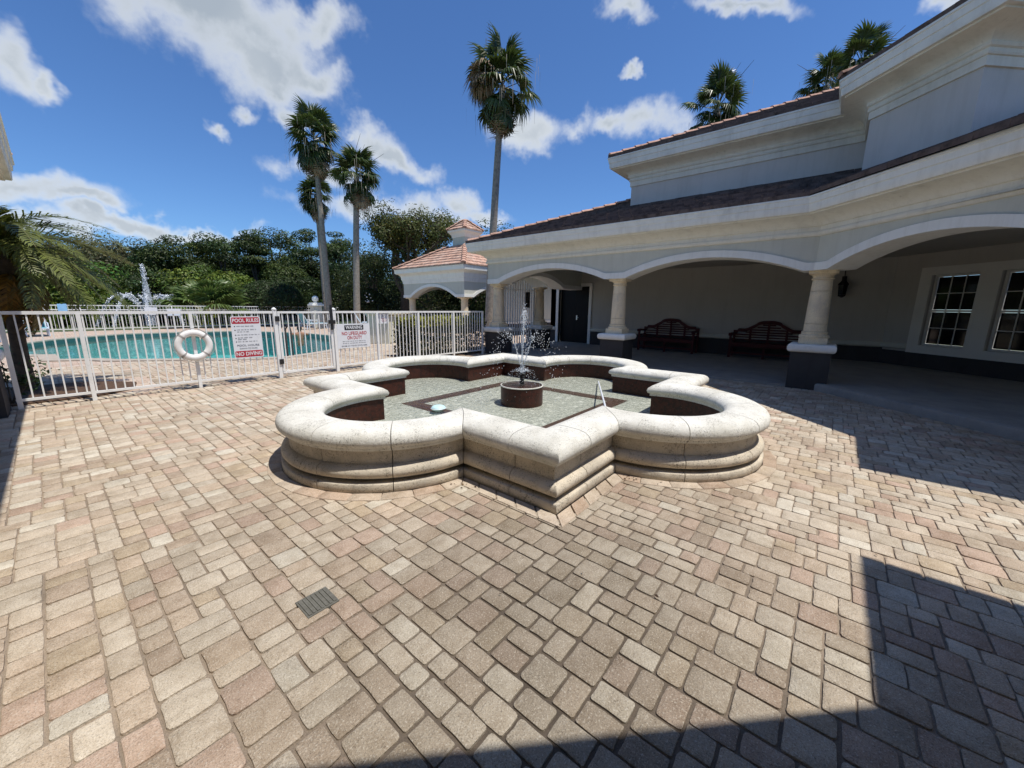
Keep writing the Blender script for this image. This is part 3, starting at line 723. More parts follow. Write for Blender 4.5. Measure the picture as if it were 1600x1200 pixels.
tag(spray, 'white splashing jets and drops of water over the round brown pedestal', 'water spray', kind='stuff')
# chlorine float and the white pole
fl = gnd(685, 638, .16); 
fo_ = thing('pool_float', 'pale blue oval float lying on the water of the stone fountain', 'float', (fl.x, fl.y, .15))
obj('float_body', MB().sphere((fl.x, fl.y, .165), .095, 20, 10, (1, 1, .42)), 'float_blue', fo_, smooth=True)
obj('float_seam', MB().lathe([(.094, -.004), (.0985, 0), (.094, .004)], (fl.x, fl.y, .165), 24), 'sign_white', fo_, smooth=True)
pa, pb = gnd(935, 596, .15), gnd(947, 640, .48)
tag(obj('white_pole', MB().tube([pa, pb], .011, 8), 'sign_white', smooth=True, origin=pb), 'thin white plastic pole leaning over the inner rim of the fountain', 'pole')
# a little leaf litter in the corners of the plinth
mb = MB(); lr = random.Random(2)
for (cx, cy, n, s) in ((2.08, 2.28, 26, .09), (3.1, 1.24, 22, .09), (3.3, .95, 5, .3), (1.7, 1.5, 3, .6), (3.0, .4, 2, .6), (3.8, .1, 3, .5)):
    for _ in range(n):
        x, y, a, q = cx + lr.gauss(0, s), cy + lr.gauss(0, s), lr.uniform(0, 6.28), lr.uniform(.005, .011)
        if inpoly(x, y, miter(FOUT, -0.02, True)): continue
        c, s_ = cos(a), sin(a); col = lr.choice([(.10, .055, .025), (.06, .035, .02), (.2, .12, .05)])
        mb.add([(x + c * q * 1.5, y + s_ * q * 1.5, .009), (x - s_ * q * .6, y + c * q * .6, .017), (x - c * q * 1.5, y - s_ * q * 1.5, .010), (x + s_ * q * .6, y - c * q * .6, .008)], [(0, 1, 2, 3)], col)
tag(obj('leaf_litter', mb, 'litter'), 'brown dead leaves scattered in the corners of the fountain plinth and paving', 'leaf litter', kind='stuff')

# ------------------------------------------------------------------ clubhouse arcade (built twice: as seen, and mirrored behind the camera)
ZS, RISE, BAND, ZTOP, DEP = 2.16, 0.345, 0.135, 2.80, 0.50
W = [(5.6, -9.0), (5.6, -2.06), (6.53, -2.06), (9.0, 0.41), (9.0, 8.46), (13.9, 8.46)]     # wall faces towards the court; outward is left of the path
EAVE_O, ZG, PIT = 0.49, 3.355, 0.37
CORN = [(0.0, 2.745), (.03, 2.75), (.05, 2.772), (.055, 2.795), (.05, 2.818), (.03, 2.838), (.028, 2.905), (.06, 2.915), (.075, 2.945), (.11, 2.985), (.19, 3.025), (.29, 3.05), (.38, 3.06), (.385, 3.085)]
GUTT = [(.36, 3.083), (.435, 3.085), (.445, 3.10), (.452, 3.215), (.466, 3.222), (.478, 3.30), (.492, 3.308), (.492, 3.335), (.47, 3.338), (.44, 3.29), (.36, 3.29)]

def wall_bays(stucco, band, P, u, L, ops, T, m0=0.0, m1=0.0):
    """arcade wall from P along u (plan), thickness into the building on the right of u"""
    n = (u[1], -u[0])
    pt = lambda s, d, z: T((P[0] + u[0] * s + n[0] * d, P[1] + u[1] * s + n[1] * d, z))
    ss = {0.0, L}
    for a, b in ops: ss |= {a + (b - a) * i / 20 for i in range(21)} | {a - .05, b + .05}
    ss = sorted(ss)
    def zi(s):
        for a, b in ops:
            if a <= s <= b:
                h = (b - a) / 2; R = (h * h + RISE * RISE) / (2 * RISE)
                return ZS + RISE - R + sqrt(max(0, R * R - (s - (a + b) / 2) ** 2))
        return ZS
    def zo(s):
        v = ZS + BAND
        for a, b in ops:
            h = (b - a) / 2; R = (h * h + RISE * RISE) / (2 * RISE) ; q = (R + BAND) ** 2 - (s - (a + b) / 2) ** 2
            if q > 0: v = max(v, ZS + RISE - R + sqrt(q)) if a - .2 <= s <= b + .2 else v
        return v
    bk = lambda s, d: s + (m0 * d if s == 0 else m1 * d if s == L else 0)
    for mb, lo, hi, d0, d1 in ((stucco, zo, lambda s: ZTOP, 0.0, DEP), (band, zi, zo, -0.028, DEP + 0.028)):
        vs = []
        for s in ss: vs += [pt(bk(s, d0), d0, lo(s)), pt(bk(s, d0), d0, hi(s)), pt(bk(s, d1), d1, lo(s)), pt(bk(s, d1), d1, hi(s))]
        fs = []
        for i in range(len(ss) - 1):
            a, b = 4 * i, 4 * i + 4
            fs += [(a, b, b + 1, a + 1), (a + 2, a + 3, b + 3, b + 2), (a, a + 2, b + 2, b), (a + 1, b + 1, b + 3, a + 3)]
        fs += [(0, 1, 3, 2), (len(vs) - 4, len(vs) - 2, len(vs) - 1, len(vs) - 3)]
        mb.add(vs, fs)

TILE_R = random.Random(9)
def tile_slope(mb, poly, o, e, z0, pit, colf, L=0.30, wdt=0.31, th=0.048, T=None):
    """flat tiles laid in courses; poly in plan, o a point on the eave line, e the direction along the eave, up-slope on the right of e"""
    T = T or (lambda p: p); n = (e[1], -e[0])
    st = [((p[0] - o[0]) * e[0] + (p[1] - o[1]) * e[1], (p[0] - o[0]) * n[0] + (p[1] - o[1]) * n[1]) for p in poly]
    if sum(st[i][0] * st[(i + 1) % len(st)][1] - st[(i + 1) % len(st)][0] * st[i][1] for i in range(len(st))) < 0: st.reverse()
    tmax = max(t for s, t in st); k = 0
    while k * L < tmax:
        strip = clip(clip(st, 0, 1, (k + 1) * L), 0, -1, -k * L)
        if len(strip) >= 3:
            s0, s1 = min(s for s, t in strip), max(s for s, t in strip); off = (k % 2) * wdt / 2; i = math.floor((s0 - off) / wdt)
            while off + i * wdt < s1:
                a = off + i * wdt
                q = clip(clip(strip, 1, 0, a + wdt - .004), -1, 0, -(a + .002)); i += 1
                if len(q) < 3: continue
                dz = TILE_R.uniform(-.004, .005); col = colf(TILE_R)
                top, bot = [], []
                for s, t in q:
                    x, y = o[0] + e[0] * s + n[0] * t, o[1] + e[1] * s + n[1] * t
                    z = z0 + pit * t
                    top.append(T((x, y, z + th * (1 - (t - k * L) / L) + dz + 0.006))); bot.append(T((x, y, z - 0.02)))
                m = len(q); mb.add(top + bot, [tuple(range(m))] + [(j, m + j, m + (j + 1) % m, (j + 1) % m) for j in range(m)], col)
        k += 1
def ridge_line(p, q, parent, T=None, r=.085, step=.36):
    T = T or (lambda x: x); p, q = Vector(p), Vector(q); L = (q - p).length; d = (q - p).normalized(); n = int(L / step)
    sd = d.cross(Vector((0, 0, 1))).normalized(); up = sd.cross(d)
    for k in range(n):
        a, b = p + d * (k * step), p + d * ((k + 1) * step + .05); mb = MB(); vs = []
        for c, rr, lift in ((a, r * 1.08, .022), (b, r * .92, .0)):
            for i in range(8):
                w = pi * i / 7; vs.append(T(tuple(c + sd * (rr * 1.15 * cos(w)) + up * (rr * .72 * sin(w) + lift - .01))))
            
        fs = [(i, i + 1, 9 + i, 8 + i) for i in range(7)] + [tuple(range(8)), tuple(range(15, 7, -1))]
        f = TILE_R.uniform(.85, 1.1); mb.add(vs, fs, (0.56 * f, 0.345 * f, 0.255 * f))
        obj('ridge_tile', mb, 'roof_tile', parent, smooth=True, auto=50)
def tilecol_shaded(r):  # clubhouse roofs: shade on the tile butts is put into this darker colour
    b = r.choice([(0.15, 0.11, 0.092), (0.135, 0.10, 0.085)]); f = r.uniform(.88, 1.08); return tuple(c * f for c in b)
def tilecol_pink(r):
    b = r.choice([(0.60, 0.38, 0.28), (0.54, 0.34, 0.255), (0.64, 0.44, 0.34)]); f = r.uniform(.85, 1.1); return tuple(c * f for c in b)

def column(parent, x, y, T):
    """dark pedestal with a white cap, stone plinth, tapered shaft in drums, flared capital"""
    hw = 0.305; c = obj('column', MB().add([T((x + sx * .215, y + sy * .215, z)) for z in (.84, .955) for sx, sy in ((-1, -1), (1, -1), (1, 1), (-1, 1))], [(0, 1, 2, 3), (4, 5, 6, 7)] + [(i, (i + 1) % 4, 4 + (i + 1) % 4, 4 + i) for i in range(4)]), 'coral_column', parent, bevel=.006)
    mb = MB(); mb.box((x - hw, y - hw, -.02), (x + hw, y + hw, .695)); mb.v = [T(p) for p in mb.v]; obj('pedestal', mb, 'charcoal', c)
    mb = MB(); sweep(mb, [(x - hw, y - hw), (x - hw, y + hw), (x + hw, y + hw), (x + hw, y - hw)], [(-.3, .69), (.02, .692), (.045, .71), (.058, .745), (.058, .785), (.045, .82), (.02, .838), (-.3, .842)], True); mb.v = [T(p) for p in mb.v]
    obj('pedestal_cap', mb, 'band_white', c, smooth=True)
    tx, ty, _ = T((x, y, 0))
    obj('base_moulding', MB().lathe([(.16, .955), (.232, .955), (.238, .975), (.228, 1.0), (.20, 1.012), (.195, 1.03), (.205, 1.045), (.195, 1.065), (.16, 1.07)], (tx, ty, 0), 32), 'coral_column', c, smooth=True)
    zs = [1.068, 1.21, 1.80, 2.005]; rad = lambda z: .178 - .030 * ((z - 1.07) / .94) ** 1.4
    for i in range(3):
        a, b = zs[i] + .002, zs[i + 1] - .002
        pr_ = [(rad(a) - .004, a)] + [(rad(a + (b - a) * t / 6), a + .003 + (b - a - .006) * t / 6) for t in range(7)] + [(rad(b) - .004, b)]
        obj('shaft_drum', MB().lathe(pr_, (tx, ty, 0), 32), 'coral_column', c, smooth=True)
    mb = MB(); mb.lathe([(.145, 2.003), (.165, 2.006), (.172, 2.022), (.160, 2.036), (.150, 2.042), (.158, 2.07), (.185, 2.098), (.205, 2.108)], (tx, ty, 0), 32)
    obj('capital', mb, 'coral_column', c, smooth=True)
    mb = MB(); q = .213; ch = .05
    pts = [(-q, -q + ch), (-q + ch, -q), (q - ch, -q), (q, -q + ch), (q, q - ch), (q - ch, q), (-q + ch, q), (-q, q - ch)]
    mb.hexa([(tx + a, ty + b, 2.106) for a, b in pts], [(tx + a, ty + b, ZS + .002) for a, b in pts]); obj('abacus', mb, 'coral_column', c)
    return c

def arcade(root, T, full):
    st, bd = MB(), MB()
    A = (0.0, 1.0); t22 = tan(pi / 8)
    # each wall is given so that its thickness lies on the right of u
    wall_bays(st, bd, W[3], A, 8.05, [(0.175, 3.59), (4.12, 7.61)], T, m0=-t22, m1=0)
    uB = (sqrt(.5), sqrt(.5)); LB = hypot(W[3][0] - W[2][0], W[3][1] - W[2][1])
    wall_bays(st, bd, W[2], uB, LB, [(.27, LB - .27)], T, m0=-t22, m1=t22)
    wall_bays(st, bd, (9.5 , 8.46), (1.0, 0.0), 4.4, [(.1, 3.05)], T)
    obj('arcade_wall', st, 'stucco_grey', root); obj('arch_band', bd, 'band_white', root)
    # closed walls of the entrance wing, down to the ground
    mb = MB(); mb.hexa([T(p) for p in ((5.6, -9, 0), (6.1, -9, 0), (6.1, -2.06, 0), (5.6, -2.06, 0))], [T(p) for p in ((5.6, -9, ZTOP), (6.1, -9, ZTOP), (6.1, -2.06, ZTOP), (5.6, -2.06, ZTOP))])
    mb.hexa([T(p) for p in ((6.1, -2.56, 0), (6.53, -2.56, 0), (6.53, -2.06, 0), (6.1, -2.06, 0))], [T(p) for p in ((6.1, -2.56, ZTOP), (6.53, -2.56, ZTOP), (6.53, -2.06, ZTOP), (6.1, -2.06, ZTOP))])
    obj('entrance_wall', mb, 'stucco_grey', root)
    mb = MB(); sweep(mb, W, CORN, T=T); obj('cornice', mb, 'cornice_cream', root, smooth=True, auto=35)
    mb = MB(); sweep(mb, W, GUTT, T=T); gu = obj('gutter', mb, 'gutter_white', root, smooth=True, auto=35)
    # roof: closed slab below, tiles above
    ex, dr_ = 9.0 - EAVE_O + .01, 2.42
    E0, E1, E2, E3, E4 = (ex, 8.46 + EAVE_O), (ex, .62), (6.26, -1.57 + .02), (5.09, -1.55), (5.09, -9.0)
    hx = E0[1] - 4.8
    polys = [
        ([E0, (ex + dr_, E0[1] - dr_), (ex + dr_, E1[1] - dr_ * t22), E1], E0, (0, 1), None),
        ([(ex + dr_, E0[1] - dr_), (ex + hx, 4.8), (ex + dr_, 4.8)], E0, (0, 1), None),
        ([E0, (21, E0[1]), (21, 4.8), (ex + hx, 4.8)], E0, (1, 0), None),
        ([E1, (ex + dr_, E1[1] - dr_ * t22), (7.27, -3.98), (7.09, -3.55), E2], E2, (sqrt(.5), sqrt(.5)), None),
        ([E2, (7.09, -3.55), E3], E3, (1, 0), None),
        ([E3, (7.09, -3.55), (7.27, -9.0), E4], E4, (0, 1), None)]
    mb, un = MB(), MB()
    for pl, o, e, _ in polys:
        tile_slope(mb, pl, o, e, ZG, PIT, tilecol_shaded, T=T)
        n = (e[1], -e[0]); un.poly([T((x, y, ZG - .03 + PIT * ((x - o[0]) * n[0] + (y - o[1]) * n[1]))) for x, y in pl])
    rf = tag(obj('roof_tiles', mb, 'roof_tile', root), kind='stuff')
    obj('roof_deck', un, 'roof_under', root)
    z = ZG + PIT * hx
    ridge_line((E0[0] + .06, E0[1] - .06, ZG + .04), (E0[0] + hx, 4.8, z + .03), root, T)
    # ceiling
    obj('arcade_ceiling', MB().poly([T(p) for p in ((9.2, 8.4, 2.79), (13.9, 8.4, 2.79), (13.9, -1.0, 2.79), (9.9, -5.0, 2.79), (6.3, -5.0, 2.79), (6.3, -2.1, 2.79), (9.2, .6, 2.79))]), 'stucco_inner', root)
    for x, y in ((9.25, 8.24), (9.25, 4.22), (9.25, 0.28), (6.66, -2.31)): column(root, x if full else x + .07, y, T)

def grid_wall(mb, P, u, L, z0, z1, holes, thick, T=lambda p: p):
    """solid wall with rectangular openings; thickness on the right of u"""
    n = (u[1], -u[0]); ss = sorted({0, L} | {h[0] for h in holes} | {h[1] for h in holes}); zz = sorted({z0, z1} | {h[2] for h in holes} | {h[3] for h in holes})
    for i in range(len(ss) - 1):
        for j in range(len(zz) - 1):
            sm, zm = (ss[i] + ss[i + 1]) / 2, (zz[j] + zz[j + 1]) / 2
            if any(h[0] < sm < h[1] and h[2] < zm < h[3] for h in holes): continue
            p = lambda s, d, z: T((P[0] + u[0] * s + n[0] * d, P[1] + u[1] * s + n[1] * d, z))
            a, b, c, d = ss[i], ss[i + 1], zz[j], zz[j + 1]
            mb.hexa([p(a, 0, c), p(b, 0, c), p(b, thick, c), p(a, thick, c)], [p(a, 0, d), p(b, 0, d), p(b, thick, d), p(a, thick, d)])

ID = lambda p: p
MIR = lambda p: (2 * AX - p[0] - .125 + .0145 * p[1], p[1] + .05, p[2])
club = thing('clubhouse', 'grey stucco clubhouse with white arched arcade, cream stone columns and tiled roofs on two levels', 'building', (11.5, 3, 0))
arcade(club, ID, True)
wing = thing('clubhouse_wing', 'grey clubhouse wing at the near left edge, showing only an eave corner and dark pedestal', 'building', (-3, 3, 0))
arcade(wing, MIR, False)

# back walls behind the arcade
PB, uB_ = (13.9, -1.0), (-sqrt(.5), -sqrt(.5))            # second wall runs off at 45 degrees; court side on its right
BX = 13.9
mb = MB(); DY0, DY1, DZ = 7.585, 9.0, 2.30
grid_wall(mb, (BX, -1.0), (0, 1), 10.4, 0, 2.9, [(DY0 + 1, DY1 + 1, -1, DZ)], .25)
grid_wall(mb, (BX, 9.4), (1, 0), 7, 0, 2.9, [], .25)
WINS = [(.86, 1.73, .665, 2.28), (2.075, 2.95, .665, 2.28), (3.30, 4.17, .665, 2.28)]
LBW = 7.0
Pend = (PB[0] + uB_[0] * LBW, PB[1] + uB_[1] * LBW)
grid_wall(mb, Pend, (-uB_[0], -uB_[1]), LBW, 0, 2.9, [(LBW - b, LBW - a, c, d) for a, b, c, d in WINS], .25)
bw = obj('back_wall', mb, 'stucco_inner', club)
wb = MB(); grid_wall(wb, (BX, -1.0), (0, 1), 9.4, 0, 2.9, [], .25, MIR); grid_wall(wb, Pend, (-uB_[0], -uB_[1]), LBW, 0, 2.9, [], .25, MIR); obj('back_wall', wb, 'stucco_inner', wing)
mb = MB(); ds = 0.03
mb.box((BX - .03, -1.02, 0), (BX + .02, DY0 - .12, .53)); mb.box((BX - .03, DY1 + .12, 0), (BX + .02, 9.4, .53))
bq = lambda s, d, z: (PB[0] + uB_[0] * s + (-sqrt(.5)) * d, PB[1] + uB_[1] * s + sqrt(.5) * d, z)   # d towards the court
mb.hexa([bq(0, -.02, 0), bq(LBW, -.02, 0), bq(LBW, .03, 0), bq(0, .03, 0)], [bq(0, -.02, .49), bq(LBW, -.02, .49), bq(LBW, .03, .49), bq(0, .03, .49)])
obj('wainscot', mb, 'charcoal', bw)
mb = MB(); RAIL = [(-.02, .535), (.03, .537), (.06, .56), (.066, .60), (.06, .645), (.035, .672), (-.02, .675)]
sweep(mb, [(BX, -1.0), (BX, DY0 - .125)], RAIL); sweep(mb, [(BX, DY1 + .125), (BX, 9.4)], RAIL)
sweep(mb, [(PB[0] + uB_[0] * .62, PB[1] + uB_[1] * .62), PB], RAIL)
obj('wall_rail', mb, 'stucco_grey', bw, smooth=True)
# door
fr = obj('door_frame', MB().box((BX - .045, DY0 - .115, .05), (BX + .1, DY0, DZ)).box((BX - .045, DY1, .05), (BX + .1, DY1 + .115, DZ)).box((BX - .045, DY0 - .115, DZ), (BX + .1, DY1 + .115, DZ + .115)), 'band_white', club)
d1 = obj('door', MB().box((BX + .17, DY0, .05), (BX + .22, (DY0 + DY1) / 2 - .003, DZ)), 'door_dark', club); d2 = obj('door', MB().box((BX + .17, (DY0 + DY1) / 2 + .003, .05), (BX + .22, DY1, DZ)), 'door_dark', club)
for dd, y in ((d1, (DY0 + DY1) / 2 - .07),):
    obj('handle', MB().box((BX + .155, y - .025, .98), (BX + .17, y + .025, 1.16)).tube([(BX + .16, y, 1.07), (BX + .12, y, 1.07), (BX + .118, y + (.1 if dd is d1 else -.1) * -1, 1.07)], .009), 'steel', dd)
# windows: broad white surround over three sashes of twelve panes
mb = MB(); S0, S1, Z0, Z1 = .62, 4.45, .48, 2.46
rects = sorted(WINS); P3 = lambda s, z, d: bq(s, d, z)
def slab(mb, s0, s1, z0, z1, d0, d1): mb.hexa([bq(s0, d0, z0), bq(s1, d0, z0), bq(s1, d1, z0), bq(s0, d1, z0)], [bq(s0, d0, z1), bq(s1, d0, z1), bq(s1, d1, z1), bq(s0, d1, z1)])
slab(mb, S0, S1, Z0, .665, -.02, .045); slab(mb, S0, S1, 2.28, Z1, -.02, .045)
e = [S0] + [q for r in rects for q in (r[0], r[1])] + [S1]
for i in range(0, len(e), 2): slab(mb, e[i], e[i + 1], .665, 2.28, -.02, .045)
sur = obj('window_surround', mb, 'trim_grey', club)
for (a, b, c, d) in WINS:
    mb = MB(); w = .045
    slab(mb, a, b, c, c + w, -.12, -.05); slab(mb, a, b, d - w, d, -.12, -.05); slab(mb, a, a + w, c + w, d - w, -.12, -.05); slab(mb, b - w, b, c + w, d - w, -.12, -.05)
    zm = (c + d) / 2; slab(mb, a + w, b - w, zm - .022, zm + .022, -.12, -.04)
    wn = obj('window', mb, 'trim_grey', club)
    for h in range(2):
        za, zb = (c + w, zm - .022) if h == 0 else (zm + .022, d - w)
        for i in range(3):
            for j in range(2):
                sa, sb = a + w + (b - a - 2 * w) * i / 3, a + w + (b - a - 2 * w) * (i + 1) / 3; zc, zd = za + (zb - za) * j / 2, za + (zb - za) * (j + 1) / 2
                p = MB(); slab(p, sa + .008, sb - .008, zc + .008, zd - .008, -.10, -.09); obj('pane', p, 'glass_dark', wn)
        m3 = MB()
        for i in (1, 2):
            sa = a + w + (b - a - 2 * w) * i / 3; slab(m3, sa - .008, sa + .008, za, zb, -.108, -.075)
        obj('muntin', m3, 'trim_grey', wn)
        m3 = MB(); zc = (za + zb) / 2; slab(m3, a + w, b - w, zc - .008, zc + .008, -.107, -.076); obj('muntin', m3, 'trim_grey', wn)

# floors of the arcade: flush concrete behind the first two bays, a low step behind the angled bay
fl_ = tag(obj('arcade_floor', MB().hexa([(9.02, .3, -.02), (14, .3, -.02), (14, 9.4, -.02), (9.02, 9.4, -.02)], [(9.02, .3, .035), (14, .3, .035), (14, 9.4, .035), (9.02, 9.4, .035)]), 'concrete'), kind='structure')
SC = [(9.08, .28), (13.95, .28), (13.95, -1.1), (9.0, -6.0), (6.0, -6.0), (6.0, -2.4), (6.35, -2.45)]
stp = MB(); sweep(stp, [(6.2, -2.6), (9.08, .28), (13.95, .28)], [(0, -.02), (0, .10), (-.008, .125), (-.03, .137), (-.2, .138)], cap=False)
stp.poly([(x, y, .138) for x, y in miter([(6.2, -2.6), (9.08, .28), (13.95, .28)], -.2)] + [(13.95, -1.1, .138), (9.0, -6.0, .138), (6.2, -6, .138)])
tag(obj('porch_step', stp, 'concrete', smooth=True), kind='structure')

# ------------------------------------------------------------------ upper storey: long wall and the angled tower bay
UX, UZ0, UZB = 10.9, 3.6, 4.742
UP = [(11.7, -4.1), (8.7, -1.1), (9.8, 0.0), (10.9, 0.0), (10.9, 4.82), (20.0, 4.82)]
ubody = MB(); sweep(ubody, UP, [(0, UZ0), (0, 5.3)], cap=False); 
uw = obj('upper_wall', ubody, 'stucco_upper_warmed', club)
mb = MB(); sweep(mb, UP, [(0, 5.30), (0, UZB), (.03, UZB), (.032, UZB + .12), (.05, UZB + .125), (.06, UZB + .15), (.05, UZB + .175), (.05, UZB + .20), (.075, UZB + .215), (.085, UZB + .245), (.075, UZB + .265), (.085, UZB + .29), (.13, UZB + .33), (.19, UZB + .36), (.27, UZB + .385), (.36, UZB + .40), (.40, UZB + .405), (.40, UZB + .44)]); obj('upper_cornice', mb, 'cornice_cream', club, smooth=True, auto=30)
UG = UZB + .43
mb = MB(); sweep(mb, UP, [(.36, UG), (.455, UG + .002), (.46, UG + .012), (.468, UG + .125), (.482, UG + .132), (.495, UG + .225), (.51, UG + .235), (.51, UG + .265), (.49, UG + .268), (.46, UG + .22), (.36, UG + .22)]); obj('upper_gutter', mb, 'gutter_white', club, smooth=True, auto=30)
ZU, PU = UG + .285, .43
eo = .50
mb, un = MB(), MB()
ex, ey = UX - eo, 4.82 + eo
for pl, o, e in (([(ex, ey), (ex + 5.1, ey - 5.1), (ex + 5.1, -2), (ex, -2)], (ex, 0), (0, 1)), ([(ex, ey), (21, ey), (16.6, ey - 5.1), (ex + 5.1, ey - 5.1)], (ex, ey), (1, 0)),
                 ([(21, ey), (21, -6.5), (15.6, -6.5), (15.6, ey - 5.1)], (21, 0), (0, -1))):
    tile_slope(mb, pl, o, e, ZU, PU, tilecol_shaded); n = (e[1], -e[0]); un.poly([(x, y, ZU - .03 + PU * ((x - o[0]) * n[0] + (y - o[1]) * n[1])) for x, y in pl])
# tower bay roof
tw = miter([UP[0], UP[1], UP[2], UP[3]], eo)
q = sqrt(.5)
TB = (tw[1], tw[2])
pA = [TB[0], TB[1], (TB[1][0] + 1.9 * q - .79 * q, TB[1][1] - 1.9 * q - .79 * q), (TB[0][0] + 1.9 * q * 1 + 1.0 * q, TB[0][1] - 1.9 * q + 1.0 * q)]
tile_slope(mb, pA, TB[0], (q, q), ZU, PU, tilecol_shaded); un.poly([(x, y, ZU - .03 + PU * ((x - TB[0][0]) * q - (y - TB[0][1]) * q)) for x, y in pA])
pB2 = [TB[1], (12.2, TB[1][1]), (12.2, TB[1][1] - 1.6), (TB[1][0] + 1.9 * q - .79 * q, TB[1][1] - 1.9 * q - .79 * q)]
tile_slope(mb, pB2, TB[1], (1, 0), ZU, PU, tilecol_shaded)
un.poly([(x, y, ZU - .03 + PU * (TB[1][1] - y)) for x, y in pB2])
pC = [TB[0], (TB[0][0] + 1.9 * q + 1.0 * q, TB[0][1] - 1.9 * q + 1.0 * q), (TB[0][0] + 5 * q, TB[0][1] - 5 * q + .6), (TB[0][0] + 4.5 * q, TB[0][1] - 4.5 * q)]
tile_slope(mb, pC, TB[0], (-q, q), ZU, PU, tilecol_shaded)
tag(obj('upper_roof_tiles', mb, 'roof_tile', club), kind='stuff'); obj('upper_roof_deck', un, 'roof_under', club)
ridge_line((ex + .03, ey - .03, ZU + .03), (ex + 5.1, ey - 5.1, ZU + .03 + PU * 5.1), club)
ridge_line((TB[1][0], TB[1][1], ZU + .035), (TB[1][0] + 1.9 * q - .79 * q, TB[1][1] - 1.9 * q - .79 * q, ZU + .03 + PU * 1.75), club)

# side wing seen through the gate at the end of the arcade
mb = MB(); sbx = ony(776, 480, 13.2).x; mb.box((sbx, 13.2, .72), (sbx + 8, 13.5, 3.3)); sw = thing('side_building', 'pale grey side building with a dark base seen through the tall gate', 'building', (15, 13.35, 0))
rx_ = ony(792, 420, 11.8).x; obj('roof', MB().hexa([(rx_, 11.8, 3.32), (sbx + 9, 11.8, 3.32), (sbx + 9, 15, 3.32), (ony(792, 420, 15).x, 15, 3.32)], [(rx_, 11.8, 3.5), (sbx + 9, 11.8, 3.5), (sbx + 9, 15, 3.6), (ony(792, 420, 15).x, 15, 3.6)]), 'roof_under', sw)  # unseen overhang, added to shade the wall below and cut back to stay hidden
obj('wall', mb, 'stucco_grey', sw); obj('wainscot', MB().box((sbx - .03, 13.17, 0), (sbx + 8.03, 13.53, .6)), 'charcoal', sw); obj('wall_rail', MB().box((sbx - .06, 13.14, .6), (sbx + 8.06, 13.56, .72)), 'band_white', sw)

# tall gate across the end of the arcade
GT = thing('arcade_gate', 'tall white picket gate with an arched top closing the end of the arcade', 'gate', (10.6, 8.35, 0))
ga, gb, gy = ony(786, 490, 8.35).x, ony(834, 490, 8.35).x, 8.35
for x in (ga, gb): obj('gate_post', MB().box((x - .025, gy - .025, 0.03), (x + .025, gy + .025, 2.12)), 'white_metal', GT)
obj('gate_rail', MB().box((ga + .026, gy - .014, 2.02), (gb - .026, gy + .014, 2.06)), 'white_metal', GT); obj('gate_rail', MB().box((ga + .026, gy - .014, .10), (gb - .026, gy + .014, .14)), 'white_metal', GT)
obj('gate_rail', MB().box((ga + .026, gy - .014, .66), (gb - .026, gy + .014, .76)), 'white_metal', GT)
n = 13
for i in range(n):
    x = ga + (gb - ga) * (i + .5) / n; h = 2.06 + .30 * sin(pi * (i + .5) / n) ** .7
    obj('picket', MB().box((x - .022, gy - .035, .1), (x + .022, gy - .016, h)), 'white_metal', GT)
obj('lock_box', MB().box((gb - .55, gy - .07, 1.45), (gb - .33, gy - .036, 1.98)), 'black_plastic', GT)
cb = column(club, ony(842, 490, 8.24).x + .02, 8.24, ID)

